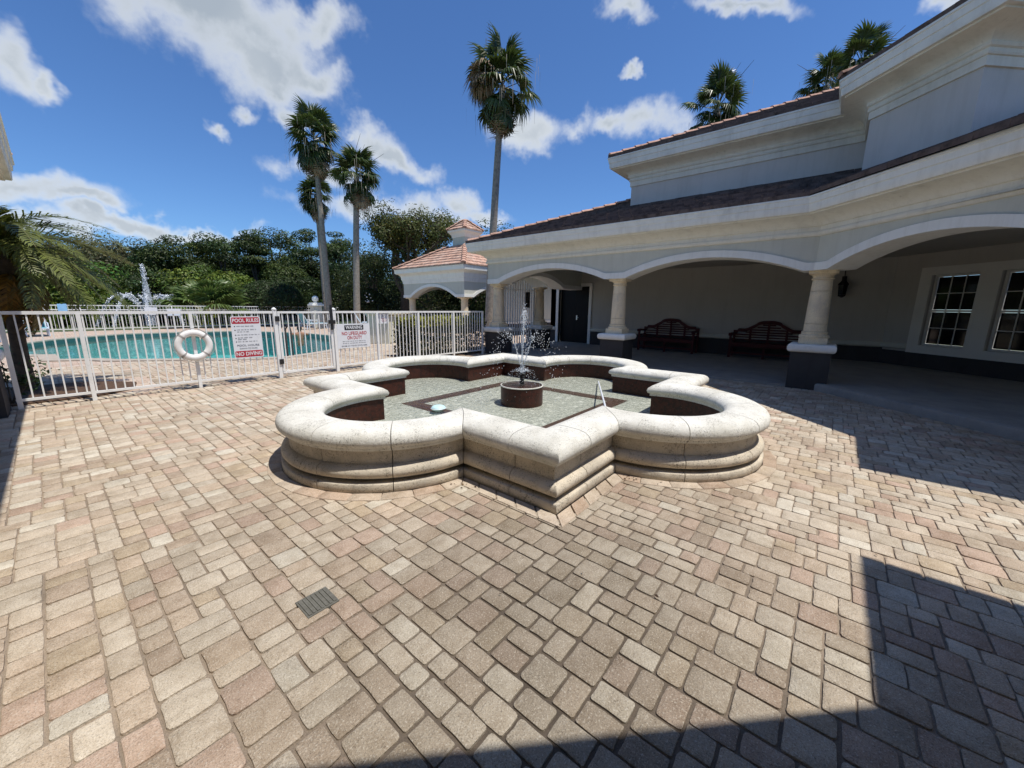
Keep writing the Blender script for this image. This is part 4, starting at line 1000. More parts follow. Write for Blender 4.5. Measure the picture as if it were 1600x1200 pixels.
# ------------------------------------------------------------------ arcade furniture
def bench(name, label, y0, y1):
    x1 = BX - .08; x0 = x1 - .58; fz = .035; w = y1 - y0; yc = (y0 + y1) / 2
    b = thing(name, label, 'bench', (x0 + .3, yc, fz), 'carved benches along the arcade wall')
    for y in (y0 + .03, y1 - .03): obj('leg', MB().box((x0, y - .03, fz), (x0 + .06, y + .03, fz + .68)), 'mahogany', b)
    for y in (y0 + .03, y1 - .03): obj('leg', MB().bar((x1 - .05, y, fz), (x1 - .02, y, fz + .80), .06, .06, up=(0, 1, 0)), 'mahogany', b)
    obj('front_rail', MB().box((x0 + .008, y0 + .061, fz + .33), (x0 + .05, y1 - .061, fz + .42)), 'mahogany', b)
    obj('stretcher', MB().box((x0 + .01, y0 + .061, fz + .12), (x0 + .05, y1 - .061, fz + .17)), 'mahogany', b)
    obj('leg', MB().box((x0 + .001, yc - .03, fz), (x0 + .059, yc + .03, fz + .33)), 'mahogany', b)
    for i in range(7): 
        x = x0 + .002 + i * .075; obj('seat_slat', MB().box((x, y0 + .062, fz + .425), (x + .062, y1 - .062, fz + .447)), 'mahogany', b)
    for y in (y0 + .03, y1 - .03):
        pts = [(x1 - .06, y, fz + .68), (x0 + .25, y, fz + .70), (x0 + .06, y, fz + .705), (x0 - .02, y, fz + .69)]
        obj('armrest', MB().tube(pts, [.03, .034, .042, .036], 8).tube([(x0 - .01, y - .05, fz + .69), (x0 - .01, y + .05, fz + .69)], .048, 12), 'mahogany', b, smooth=True)
        obj('side_rail', MB().box((x0 + .061, y - .015, fz + .52), (x1 - .06, y + .015, fz + .56)), 'mahogany', b)
    # back: stepped and arched head rail
    def top(y):
        t = abs(y - yc) / (w / 2)
        if t > .86: return .80
        if t > .66: return .855
        if t > .58: return .855 + (.66 - t) / .08 * .03
        if t > .34: return .885 + .13 * (1 - (t - .34) / .24) ** 1.0 * (1.0)
        return 1.015 + .09 * sqrt(max(0, 1 - (t / .34) ** 2))
    ys = sorted(set([y0 + w * i / 56 for i in range(57)])); mb = MB(); vs = []
    lean = lambda z: x1 - .02 + (z - .45) * .02
    for y in ys:
        zt = top(y); zb = zt - .10
        vs += [(lean(zb) - .025, y, fz + zb), (lean(zb) + .02, y, fz + zb), (lean(zt) + .02, y, fz + zt), (lean(zt) - .025, y, fz + zt)]
    mb.add(vs, [(4 * i + k, 4 * i + (k + 1) % 4, 4 * i + 4 + (k + 1) % 4, 4 * i + 4 + k) for i in range(len(ys) - 1) for k in range(4)] + [(0, 1, 2, 3), tuple(4 * len(ys) - 4 + k for k in range(4))])
    obj('head_rail', mb, 'mahogany', b)
    for f in (.25, .5, .75):
        y = y0 + w * f; obj('back_post', MB().box((x1 - .035, y - .028, fz + .45), (x1 - .002, y + .028, fz + top(y) - .09)), 'mahogany', b)
    z = .50
    while z < 1.02:
        r = [y for y in ys if top(y) - .10 > z + .035]
        if len(r) > 2: obj('back_slat', MB().box((x1 - .028, max(min(r), y0 + .06), fz + z), (x1 - .008, min(max(r), y1 - .06), fz + z + .038)), 'mahogany', b)
        z += .075
bench('carved_bench', 'dark red wooden bench with arched slatted back nearest the dark doorway', 3.42, 5.26)
bench('carved_bench', 'dark red wooden bench with arched slatted back partly behind the corner column', .58, 2.42)

ln = thing('wall_lantern', 'black wall lantern with scrolled arm beside the angled corner of the arcade', 'lantern', (BX - .1, -.03, 2.0))
lx, ly = BX - .17, -.03
obj('bracket', MB().box((BX - .03, ly - .05, 2.05), (BX, ly + .05, 2.36)).tube([(BX - .02, ly, 2.30), (BX - .05, ly, 2.44), (BX - .12, ly, 2.49), (lx, ly, 2.44), (lx, ly, 2.30)], .011, 8), 'black_iron', ln)
obj('roof_cap', MB().lathe([(.012, 2.33), (.03, 2.28), (.06, 2.235), (.075, 2.21), (.115, 2.16), (.13, 2.135), (.125, 2.125)], (lx, ly, 0), 6), 'black_iron', ln)
mb = MB()
for k in range(6):
    a = pi / 3 * k; mb.bar((lx + .108 * cos(a), ly + .108 * sin(a), 2.13), (lx + .085 * cos(a), ly + .085 * sin(a), 1.87), .014)
mb.lathe([(.09, 1.87), (.095, 1.86), (.085, 1.835), (.05, 1.82), (.02, 1.80)], (lx, ly, 0), 6)
obj('cage', mb, 'black_iron', ln)
obj('lamp_glass', MB().lathe([(.078, 1.875), (.10, 2.128)], (lx, ly, 0), 6), 'glass_dark', ln)
sp = onx(855.5, 428.5, 12.6)
sl_ = thing('security_light', 'small round white lamp under the arcade ceiling left of the doorway', 'lamp', (sp.x, sp.y, sp.z))
obj('lamp_base', MB().lathe([(.05, 2.79), (.06, 2.74), (.035, sp.z + .06)], (sp.x, sp.y, 0), 12), 'black_iron', sl_, smooth=True)
obj('lamp_head', MB().sphere((sp.x, sp.y, sp.z), .075, 14, 8), 'lamp_glass', sl_, smooth=True)

# ------------------------------------------------------------------ pool fence, gate and signs
FT_, FB_ = 1.335, .10
def pickets_me():
    me = bpy.data.meshes.new('picket'); mb = MB(); mb.box((-.0085, -.0085, 0), (.0085, .0085, 1)); me.from_pydata(mb.v, [], mb.f); me.materials.append(MATS['white_metal']); return me
PICK = pickets_me()
def fence_panel(name, label, x0, x1, y, group=None, posts=(), n=None, top=FT_, far=False, sub=False):
    t = thing(name, label, 'gate' if 'gate' in name else 'fence', ((x0 + x1) / 2, y, 0), group)
    obj('top_rail', MB().box((x0, y - .02, top - .045), (x1, y + .02, top)), 'white_metal', t)
    if far: obj('middle_rail', MB().box((x0, y - .015, top - .27), (x1, y + .015, top - .225)), 'white_metal', t)
    obj('bottom_rail', MB().box((x0, y - .016, FB_), (x1, y + .016, FB_ + .035)), 'white_metal', t)
    n = n or max(2, round((x1 - x0) / .1035))
    for i in range(n):
        x = x0 + (x1 - x0) * (i + .5) / n
        if any(abs(x - p) < .04 for p in posts): continue
        inst('picket', PICK, t, (x - (x0 + x1) / 2, 0, FB_ + .036), (0, 0, 0), (1, 1, top - .046 - FB_ - .036))
    for p in posts:
        obj('post', MB().box((p - .024, y - .024, -.03), (p + .024, y + .024, top - .046)), 'white_metal', t)
    return t
FY = FENCE_Y
fence_panel('pool_fence', 'white picket pool fence left of the gate, hung with the pool rules sign', -.40, 2.905, FY, posts=(-.37, .334, 1.627))
fence_panel('pool_fence', 'white picket pool fence right of the gate, in front of the hedge', 4.165, 8.86, FY, posts=(5.168, 6.385, 7.62, 8.83))
pg = thing('pool_gate', 'white picket pool gate with black hinges beside the warning sign', 'gate', (3.52, FY, 0))
for x in (2.937, 4.12):
    pp = obj('gate_post', MB().box((x - .032, FY - .032, -.03), (x + .032, FY + .032, 1.36)), 'white_metal', pg)
    obj('post_cap', MB().lathe([(.045, 1.36), (.045, 1.375), (.03, 1.39), (.012, 1.405)], (x, FY, 0), 12), 'white_metal', pp)
g0, g1 = 2.985, 4.065
obj('gate_rail', MB().box((g0, FY - .022, FT_ - .045), (g1, FY + .022, FT_ - .005)), 'white_metal', pg); obj('gate_rail', MB().box((g0, FY - .02, .085), (g1, FY + .02, .125)), 'white_metal', pg)
for x in (g0 + .02, g1 - .02): obj('stile', MB().box((x - .022, FY - .023, .126), (x + .022, FY + .023, FT_ - .046)), 'white_metal', pg)
for x in (3.072, 3.175, 3.273, 3.377, 3.481, 3.586, 3.692, 3.792, 3.895, 3.985): inst('picket', PICK, pg, (x - 3.52, 0, .126), (0, 0, 0), (1, 1, FT_ - .173))
for z in (.33, 1.185): obj('hinge', MB().box((2.93, FY - .055, z - .05), (3.005, FY - .033, z + .05)), 'black_plastic', pg)
lt = obj('latch', MB().box((4.02, FY - .06, .93), (4.07, FY - .024, 1.47)), 'black_plastic', pg, bevel=.006)
obj('latch_keeper', MB().box((3.97, FY - .07, 1.06), (4.12, FY - .034, 1.14)), 'black_plastic', lt)

def text(s, parent, x, z, y, h, m, w=None, bold=0.012):
    """one line of print centred at x, cap height h, facing the court"""
    cu = bpy.data.curves.new('lettering', 'FONT'); cu.body = s; cu.align_x = 'CENTER'; cu.align_y = 'CENTER'; cu.size = h / .70; cu.offset = bold * h; cu.extrude = .0006; cu.resolution_u = 3
    cu.materials.append(MATS[m]); o = bpy.data.objects.new('lettering', cu); COL.objects.link(o); o.parent = parent
    bpy.context.view_layer.update(); me = bpy.data.meshes.new_from_object(o); bpy.data.objects.remove(o)
    xs = [v.co.x for v in me.vertices]; k = w / (max(xs) - min(xs)) if w else 1.0; o_ = Vector((x, y, z)) - WLOC[parent.name]
    for v in me.vertices: v.co = Vector((v.co.x * k, -v.co.z, v.co.y)) + o_
    o = bpy.data.objects.new('lettering', me); COL.objects.link(o); o.parent = parent
    return o
def rrect(mb, x0, x1, z0, z1, y, r, d=.003, n=5):
    pts = []
    for cx, cz, a in ((x1 - r, z1 - r, 0), (x0 + r, z1 - r, pi / 2), (x0 + r, z0 + r, pi), (x1 - r, z0 + r, 1.5 * pi)):
        pts += [(cx + r * cos(a + pi / 2 * i / n), cz + r * sin(a + pi / 2 * i / n)) for i in range(n + 1)]
    return mb.hexa([(x, y, z) for x, z in pts], [(x, y + d, z) for x, z in pts])
def fine_print(parent, rows, y, h, m='sign_grey'):
    """rows of print too small to read in the photograph: strokes of word length"""
    r = random.Random(len(rows) + 3); mb = MB()
    for (x0, x1, z) in rows:
        x = x0
        while x < x1 - .01:
            wl_ = min(r.uniform(.022, .07), x1 - x); 
            k = x
            while k < x + wl_ - .004:
                q = r.uniform(.5, 1.0) * h; mb.box((k, y - .0012, z - q / 2), (k + .0062, y, z + q / 2)); k += .0105
            x += wl_ + .016
    return obj('fine_print', mb, m, parent)
# pool rules
X0, X1, Z0, Z1 = 2.185, 2.665, .462, 1.238; ys = FY - .035; xc = (X0 + X1) / 2
sg = thing('pool_rules_sign', 'white POOL RULES sign with red banners reading NO DIVING on the fence', 'sign', (xc, ys, (Z0 + Z1) / 2))
obj('board', rrect(MB(), X0, X1, Z0, Z1, ys, .03, .004), 'sign_white', sg)
obj('banner', rrect(MB(), X0 + .015, X1 - .015, Z1 - .135, Z1 - .018, ys - .0015, .022, .001), 'sign_red', sg); obj('banner', rrect(MB(), X0 + .015, X1 - .015, Z0 + .018, Z0 + .135, ys - .0015, .022, .001), 'sign_red', sg)
text('POOL RULES', sg, xc, Z1 - .078, ys - .003, .066, 'sign_white', .425, .03); text('NO DIVING', sg, xc, Z0 + .075, ys - .003, .068, 'sign_white', .42, .03)
mb = MB()
for i, z in enumerate((1.055, .985, .895, .835, .77)): mb.lathe([(.010, 0), (.010, .001)], (0, 0, 0), 10); k = len(mb.v) - 20; mb.v[k:] = [(X0 + .055 + p[0], ys - .001 - p[2], z + p[1]) for p in mb.v[k:]]
obj('bullets', mb, 'sign_black', sg)
fine_print(sg, [(X0 + .085, X0 + .36, 1.055), (X0 + .085, X0 + .40, .99), (X0 + .085, X0 + .27, .952), (X0 + .085, X0 + .44, .895), (X0 + .085, X0 + .33, .842), (X0 + .085, X0 + .24, .812), (X0 + .085, X0 + .40, .77)], ys - .0005, .024)
text('POOL HOURS', sg, xc, .697, ys - .002, .036, 'sign_grey', .36, .015); text('DAWN TO DUSK', sg, xc, .640, ys - .002, .024, 'sign_grey', .29, .01)
# warning
X0, X1, Z0, Z1 = 4.145, 4.945, .50, 1.052; xc = (X0 + X1) / 2
sg = thing('warning_sign', 'white WARNING no lifeguard sign on the fence right of the pool gate', 'sign', (xc, ys, (Z0 + Z1) / 2))
obj('board', rrect(MB(), X0, X1, Z0, Z1, ys, .012, .004), 'sign_white', sg)
obj('banner', rrect(MB(), xc - .22, xc + .24, Z1 - .145, Z1 - .032, ys - .0015, .012, .001), 'sign_black', sg)
text('WARNING', sg, xc + .01, Z1 - .088, ys - .003, .074, 'sign_white', .40, .03)
text('NO LIFEGUARD', sg, xc + .01, Z1 - .222, ys - .002, .076, 'sign_red', .60, .02); text('ON DUTY', sg, xc + .01, Z1 - .322, ys - .002, .076, 'sign_red', .36, .02)
fine_print(sg, [(xc - .28, xc + .28, Z1 - .400), (xc - .28, xc + .28, Z1 - .444)], ys - .0005, .024)
text('SWIM AT YOUR OWN RISK', sg, xc, Z1 - .505, ys - .002, .030, 'sign_grey', .62, .01)
# small sign behind the pickets
X0, X1, Z0, Z1 = 5.225, 5.515, 1.03, 1.285; xc = (X0 + X1) / 2; yb = FY + .03
sg = thing('notice_sign', 'small white notice with red print behind the pickets by the beige cabinet', 'sign', (xc, yb, (Z0 + Z1) / 2))
obj('board', rrect(MB(), X0, X1, Z0, Z1, yb, .01, .004), 'sign_white', sg)
fine_print(sg, [(xc - .05, xc + .05, 1.15), (xc - .10, xc + .10, 1.115), (xc - .04, xc + .05, 1.08)], yb - .0005, .022, 'sign_red')
mb = MB(); mb.lathe([(.016, 0), (.024, 0), (.024, .001), (.016, .001)], (0, 0, 0), 16); mb.v = [(xc + p[0], yb - .001 - p[2], 1.215 + p[1]) for p in mb.v]; obj('emblem', mb, 'sign_grey', sg)
# life ring on the inside of the fence
lc = ony(303, 539.5, FY - .075)
lr_ = thing('life_ring', 'white life ring with rope hung on the pool fence post', 'life ring', (lc.x, FY - .08, lc.z))
mb = MB(); R0, r0 = .215, .054; n1, n2 = 40, 12
mb.add([(lc.x + (R0 + r0 * cos(b)) * cos(a), FY - .085 + r0 * .75 * sin(b), lc.z + (R0 + r0 * cos(b)) * sin(a)) for a in [2 * pi * i / n1 for i in range(n1)] for b in [2 * pi * j / n2 for j in range(n2)]],
       [(i * n2 + j, i * n2 + (j + 1) % n2, ((i + 1) % n1) * n2 + (j + 1) % n2, ((i + 1) % n1) * n2 + j) for i in range(n1) for j in range(n2)])
obj('ring_body', mb, 'ring_white', lr_, smooth=True)
for k in range(4):
    a = pi / 4 + k * pi / 2; mb = MB()
    mb.add([(lc.x + (R0 + (r0 + .004) * cos(b)) * cos(a + d), FY - .085 + (r0 + .004) * .75 * sin(b), lc.z + (R0 + (r0 + .004) * cos(b)) * sin(a + d)) for d in (-.06, .06) for b in [2 * pi * j / 16 for j in range(16)]], [(j, (j + 1) % 16, 16 + (j + 1) % 16, 16 + j) for j in range(16)])
    obj('rope_band', mb, 'rope', lr_, smooth=True)
    a1 = a + pi / 2; pts = [(lc.x + (R0 + r0 + .004 + .018 * sin(pi * t / 8)) * cos(a + (a1 - a) * t / 8), FY - .085 - .02, lc.z + (R0 + r0 + .004 + .018 * sin(pi * t / 8)) * sin(a + (a1 - a) * t / 8)) for t in range(9)]
    obj('grab_line', MB().tube(pts, .006, 6), 'rope', lr_, smooth=True)
# far fence beyond the pool
Yf = 30.4
far_t = fence_panel('far_fence', 'white picket fence with two top rails on the far side of the pool', -6.0, 14.5, Yf, posts=[-6 + 1.83 * i for i in range(12)], n=150, top=1.36, far=True)
far_2 = fence_panel('far_fence', 'white picket fence behind the gazebo and the clipped bushes', 14.6, 38.0, Yf + .3, posts=[14.6 + 2.4 * i for i in range(10)], n=130, top=1.34)
for (u, w, h, lab) in ((236, .55, .42, 'white notice board on the far fence left of the blue-white one'), (272, .62, .42, 'blue and white notice board on the far fence nearest the life ring')):
    p = ony(u, 488 if u == 272 else 486, Yf - .06); s_ = thing('notice_board', lab, 'sign', (p.x, p.y, p.z))
    obj('board', MB().box((p.x - w / 2, p.y - .01, p.z - h / 2), (p.x + w / 2, p.y + .01, p.z + h / 2)), 'sign_white', s_)
    if u == 272: obj('print_panel', MB().box((p.x - w / 2 + .03, p.y - .014, p.z - h / 2 + .03), (p.x + w / 2 - .03, p.y - .0105, p.z - .01)), 'chair_frame', s_)
p = ony(97, 479.5, Yf - .03); mb = MB(); r = random.Random(1)
rows = []
for i in range(9):
    x = p.x - .16 + .04 * i
    rows += [(x, Yf - .05 + r.uniform(-.02, .01), .95 + r.uniform(-.03, .03)), (x, Yf - .045 + r.uniform(-.015, .01), 1.1), (x, Yf - .03, 1.38 + r.uniform(0, .05)), (x, Yf + .03, 1.37 + r.uniform(0, .04)), (x, Yf + .05 + r.uniform(-.01, .015), 1.0)]
mb.add(rows, [(5 * i + k, 5 * i + k + 1, 5 * i + 6 + k, 5 * i + 5 + k) for i in range(8) for k in range(4)])
tw_ = obj('towel', mb, 'towel_blue', origin=(p.x, Yf, 1.2), smooth=True); tag(tw_, 'light blue towel hung over the top rail of the far fence', 'towel')

# pillar with a ball finial
p = gnd(497, 519); d_ = Vector((p.x, p.y)).normalized() * 29.2
px, py = d_.x, d_.y
pl = thing('stone_pillar', 'grey pillar with white cap and ball finial behind the pool', 'pillar', (px, py, 0))
obj('shaft', MB().box((px - .27, py - .27, 0), (px + .27, py + .27, 1.42)), 'stucco_grey', pl)
obj('cap', MB().box((px - .38, py - .38, 1.42), (px + .38, py + .38, 1.54)).box((px - .31, py - .31, 1.541), (px + .31, py + .31, 1.63)), 'band_white', pl, bevel=.03)
obj('ball_finial', MB().lathe([(.09, 1.63), (.08, 1.67), (.12, 1.69)] + [(.205 * sin(pi * i / 12) , 1.88 - .205 * cos(pi * i / 12)) for i in range(2, 13)], (px, py, 0), 20), 'band_white', pl, smooth=True)

# pool furniture
def chaise(name, label, x, y, rz, group='blue sling chaises by the pool', up=True):
    c = thing(name, label, 'lounge chair', (x, y, 0), group, rz)
    L = lambda n, mb, m, s=False: obj(n, mb, m, c, local=True, smooth=s)
    for sx in (-.32, .32):
        L('side_rail', MB().bar((sx, -1.0, .34), (sx, .55, .34), .05, .05), 'chair_frame')
        L('leg', MB().bar((sx, -.85, 0), (sx, -.80, .315), .045, .045), 'chair_frame'); L('leg', MB().bar((sx, .5, 0), (sx, .45, .315), .045, .045), 'chair_frame')
        L('armrest', MB().tube([(sx * 1.12, -.25, .345), (sx * 1.12, -.2, .55), (sx * 1.12, .35, .56), (sx * 1.12, .48, .36)], .022, 6), 'chair_frame', True)
    L('seat_sling', MB().box((-.29, -1.0, .345), (.29, .34, .362)), 'sling_blue')
    L('back_sling', MB().hexa([(-.29, .35, .36), (.29, .35, .36), (.29, .37, .35), (-.29, .37, .35)], [(-.29, .72, 1.02), (.29, .72, 1.02), (.29, .74, 1.01), (-.29, .74, 1.01)]), 'sling_blue')
    L('back_frame', MB().tube([(-.31, .36, .35), (-.31, .74, 1.04), (.31, .74, 1.04), (.31, .36, .35)], .022, 6), 'chair_frame', True)
    L('foot_rail', MB().bar((-.29, -1.01, .34), (.29, -1.01, .34), .04, .04), 'chair_frame')
    return c
cg = Vector((gnd(60, 524).x, 27.3, 0)); toA = lambda x, y: atan2(-x, y)
chaise('lounge_chair', 'blue sling lounge chair with a sunbather on it beyond the pool', gnd(59, 523).x, 27.6, radians(2))
chaise('lounge_chair', 'blue sling lounge chair at the left edge of the pool beside the palm', -1.62, 24.5, radians(12))
for i, (u, v, lab) in enumerate(((597, 521, 'white-framed lounge chair left of the beige cabinet beyond the pool gate'), (578, 519, 'white-framed lounge chair farthest right behind the warning sign'), (487, 514, 'white-framed lounge chair beyond the far corner of the pool'))):
    q = gnd(u, v); chaise('lounge_chair', lab, q.x, q.y, radians((75, 60, 100)[i]))

def skin_body(name, joints, edges, m, parent=None, loc=(0, 0, 0), rz=0, local=False):
    """one continuous body grown round its skeleton: joints = [(x, y, z, radius)]"""
    me = bpy.data.meshes.new(name); me.from_pydata([j[:3] for j in joints], edges, []); o = bpy.data.objects.new(name, me); COL.objects.link(o)
    if parent is not None: o.parent = parent
    o.location = loc; o.rotation_euler = (0, 0, rz)
    sk = o.modifiers.new('skin', 'SKIN'); sd = o.modifiers.new('sub', 'SUBSURF'); sd.levels = 2; sd.render_levels = 2
    for i, j in enumerate(joints): me.skin_vertices[0].data[i].radius = (j[3], j[3] * (j[4] if len(j) > 4 else 1))
    me.skin_vertices[0].data[0].use_root = True
    bpy.context.view_layer.update()
    dg_ = bpy.context.evaluated_depsgraph_get(); nm = bpy.data.meshes.new_from_object(o.evaluated_get(dg_)); o.modifiers.clear(); o.data = nm
    nm.materials.append(MATS[m]); nm.polygons.foreach_set('use_smooth', [True] * len(nm.polygons)); return o
# sunbather lying back on the lounge chair, knees raised, feet towards the pool
px, py = gnd(59, 523).x, 27.6
pb_ = thing('person', 'sunbather in black swimwear lying back on the blue lounge chair', 'person', (px, py, .36), rz=radians(2))
J = [(0, .22, .13, .135, .8), (0, .33, .30, .12, .75), (0, .46, .50, .15, .7), (0, .53, .60, .06), (0, .56, .70, .085), (0, .57, .78, .08),
     (-.18, .47, .52, .06), (-.27, .30, .36, .045), (-.25, .08, .27, .035), (-.24, -.02, .26, .035), (.18, .47, .52, .06), (.27, .30, .36, .045), (.25, .08, .27, .035), (.24, -.02, .26, .035),
     (-.10, .15, .12, .10), (-.13, -.22, .38, .07), (-.12, -.52, .10, .045), (-.12, -.66, .06, .035), (.10, .15, .12, .10), (.12, -.25, .30, .07), (.12, -.62, .09, .045), (.12, -.77, .07, .035)]
skin_body('body', J, [(0, 1), (1, 2), (2, 3), (3, 4), (4, 5), (2, 6), (6, 7), (7, 8), (8, 9), (2, 10), (10, 11), (11, 12), (12, 13), (0, 14), (14, 15), (15, 16), (16, 17), (0, 18), (18, 19), (19, 20), (20, 21)], 'skin', pb_)
obj('hair', MB().sphere((0, .60, .755), .105, 12, 8, (1, .95, 1.05)), 'hair', pb_, local=True, smooth=True)
obj('swimsuit_top', MB().sphere((0, .425, .52), .165, 14, 6, (1, .62, .36)), 'swim_black', pb_, local=True, smooth=True); obj('swimsuit_bottom', MB().sphere((0, .20, .145), .17, 14, 6, (1.05, .75, .72)), 'swim_black', pb_, local=True, smooth=True)
# swimmer at the far rim with arms on the coping, back to us
q = gnd(469, 523.5); sw_ = thing('person', 'dark haired swimmer with bare back leaning on the far rim of the pool', 'person', (q.x, q.y, -.12), rz=atan2(-q.x, q.y) * .4)
J = [(0, 0, -.45, .16, .7), (0, 0, -.15, .155, .7), (0, .03, .14, .19, .62), (0, .04, .28, .07), (0, .06, .40, .10), (0, .06, .47, .09), (-.24, .05, .17, .075), (-.40, .16, .10, .055), (-.30, .42, .17, .045), (-.20, .50, .18, .04),
     (.24, .05, .17, .075), (.40, .16, .10, .055), (.30, .42, .17, .045), (.20, .50, .18, .04)]
skin_body('body', J, [(0, 1), (1, 2), (2, 3), (3, 4), (4, 5), (2, 6), (6, 7), (7, 8), (8, 9), (2, 10), (10, 11), (11, 12), (12, 13)], 'skin_tan', sw_)
obj('hair', MB().sphere((0, .035, .455), .125, 12, 8, (.95, 1, 1.1)), 'hair', sw_, local=True, smooth=True)
# grab rail by the near corner of the pool
q = gnd(449, 557); hr = thing('pool_handrail', 'dark steel handrail standing at the near rim of the pool', 'handrail', (q.x, q.y, 0))
for s in (0, .55): obj('rail_tube', MB().tube([(q.x + s * .3, q.y - .05 + s * .1, 0), (q.x + s * .3, q.y - .05 + s * .1, .70), (q.x + s * .3, q.y + .02 + s * .1, .83), (q.x + s * .3, q.y + .18 + s * .1, .86), (q.x + s * .3, q.y + .34 + s * .1, .75), (q.x + s * .3, q.y + .42 + s * .1, .3), (q.x + s * .3, q.y + .44 + s * .1, -.4)], .022, 8), 'charcoal', hr, smooth=True)
# beige cabinet
a, b = gnd(609.5, 537.5), gnd(638, 531.5); u = (b - a).normalized(); n = Vector((-u.y, u.x, 0)); wd = (b - a).length
cbn = thing('utility_cabinet', 'beige panelled utility cabinet behind the pool fence beside the hedge', 'cabinet', ((a.x + b.x) / 2, (a.y + b.y) / 2, 0))
P = lambda s, d, z: tuple(a + u * s + n * d) [:2] + (z,)
obj('cabinet_body', MB().hexa([P(0, .02, 0), P(wd, .02, 0), P(wd, .9, 0), P(0, .9, 0)], [P(0, .02, 1.14), P(wd, .02, 1.14), P(wd, .9, 1.14), P(0, .9, 1.14)]), 'beige_panel', cbn)
for i in range(4): obj('panel', MB().hexa([P(wd * i / 4 + .02, 0, .05), P(wd * (i + 1) / 4 - .02, 0, .05), P(wd * (i + 1) / 4 - .02, .02, .05), P(wd * i / 4 + .02, .02, .05)], [P(wd * i / 4 + .02, 0, 1.08), P(wd * (i + 1) / 4 - .02, 0, 1.08), P(wd * (i + 1) / 4 - .02, .02, 1.08), P(wd * i / 4 + .02, .02, 1.08)]), 'beige_panel', cbn)
obj('lid', MB().hexa([P(-.08, -.1, 1.14), P(wd + .08, -.1, 1.14), P(wd + .08, 1, 1.14), P(-.08, 1, 1.14)], [P(-.08, -.1, 1.19), P(wd + .08, -.1, 1.19), P(wd + .08, 1, 1.19), P(-.08, 1, 1.19)]), 'beige_panel', cbn)

# ------------------------------------------------------------------ gazebo
GX, GY, GS = 15.1, 16.0, 5.6
gz = thing('gazebo', 'open grey gazebo with arches, terracotta tiled hip roof and small cupola beyond the pool fence', 'gazebo', (GX + GS / 2, GY + GS / 2, 0))
zs_ = 2.0; zt = 2.86
sv = (ZS, RISE, BAND, ZTOP, DEP); ZS, RISE, BAND, ZTOP, DEP = zs_, .62, .16, zt, .45
st, bd = MB(), MB()
for P_, u_ in (((GX, GY), (0, 1)), ((GX, GY + GS), (1, 0)), ((GX + GS, GY + GS), (0, -1)), ((GX + GS, GY), (-1, 0))):
    wall_bays(st, bd, P_, u_, GS, [(.72, GS - .72)], ID, m0=1, m1=-1)
ZS, RISE, BAND, ZTOP, DEP = sv
obj('arcade_wall', st, 'stucco_grey', gz); obj('arch_band', bd, 'band_white', gz)
loop = [(GX, GY), (GX, GY + GS), (GX + GS, GY + GS), (GX + GS, GY)]
mb = MB(); sweep(mb, loop, [(0, zt - .02), (.03, zt), (.04, zt + .12), (.06, zt + .13), (.06, zt + .20), (.10, zt + .24), (.12, zt + .42), (.22, zt + .54), (.38, zt + .60), (.40, zt + .83), (.42, zt + .86), (.1, zt + .86)], True); obj('cornice', mb, 'band_white', gz, smooth=True, auto=30)
zr = zt + .87; o_ = .44; pr_ = .57; c0, c1 = (GX - o_, GY - o_), (GX + GS + o_, GY + GS + o_); mid_ = (GX + GS / 2, GY + GS / 2); ci = .56
mb, un = MB(), MB()
ca, cz = (c0[0], c1[1]), (c1[0], c0[1])
for (pa_, pb2, e) in ((c0, ca, (0, 1)), (ca, c1, (1, 0)), (c1, cz, (0, -1)), (cz, c0, (-1, 0))):
    pl_ = [pa_, pb2, mid_]; tile_slope(mb, pl_, pa_, e, zr, pr_, tilecol_pink, L=.34, th=.045)
    un.poly([(pa_[0], pa_[1], zr - .03), (pb2[0], pb2[1], zr - .03), (mid_[0], mid_[1], zr - .03 + pr_ * (GS / 2 + o_))])
tag(obj('roof_tiles', mb, 'roof_tile', gz), kind='stuff'); obj('roof_deck', un, 'roof_under', gz)
for c in (c0, ca, c1, cz): ridge_line((*c, zr + .04), lerp((*c, zr + .04), (*mid_, zr + .04 + pr_ * (GS / 2 + o_)), .83), gz, r=.12, step=.42)
cu_ = obj('cupola', MB().box((mid_[0] - ci, mid_[1] - ci, 4.9), (mid_[0] + ci, mid_[1] + ci, 5.95)), 'stucco_grey', gz)
mb = MB(); lp = [(mid_[0] - ci, mid_[1] - ci), (mid_[0] - ci, mid_[1] + ci), (mid_[0] + ci, mid_[1] + ci), (mid_[0] + ci, mid_[1] - ci)]
sweep(mb, lp, [(0, 5.72), (.03, 5.74), (.06, 5.86), (.18, 6.02), (.22, 6.04), (.24, 6.14), (0, 6.15)], True); obj('cupola_cornice', mb, 'band_white', cu_, smooth=True, auto=30)
mb = MB(); h_ = ci + .27; k0, k1 = (mid_[0] - h_, mid_[1] - h_), (mid_[0] + h_, mid_[1] + h_); k2, k3 = (k0[0], k1[1]), (k1[0], k0[1])
for (pa_, pb2, e) in ((k0, k2, (0, 1)), (k2, k1, (1, 0)), (k1, k3, (0, -1)), (k3, k0, (-1, 0))): tile_slope(mb, [pa_, pb2, mid_], pa_, e, 6.16, .82, tilecol_pink, L=.24, th=.05, wdt=.3)
tag(obj('cupola_roof_tiles', mb, 'roof_tile', cu_), kind='stuff')
for c in (k0, k1, k2, k3): ridge_line((*c, 6.19), (*mid_, 6.20 + .82 * h_), gz, r=.10, step=.3)
obj('gazebo_ceiling', MB().quad((GX + .3, GY + .3, zt), (GX + GS - .3, GY + .3, zt), (GX + GS - .3, GY + GS - .3, zt), (GX + .3, GY + GS - .3, zt)), 'stucco_inner', gz)
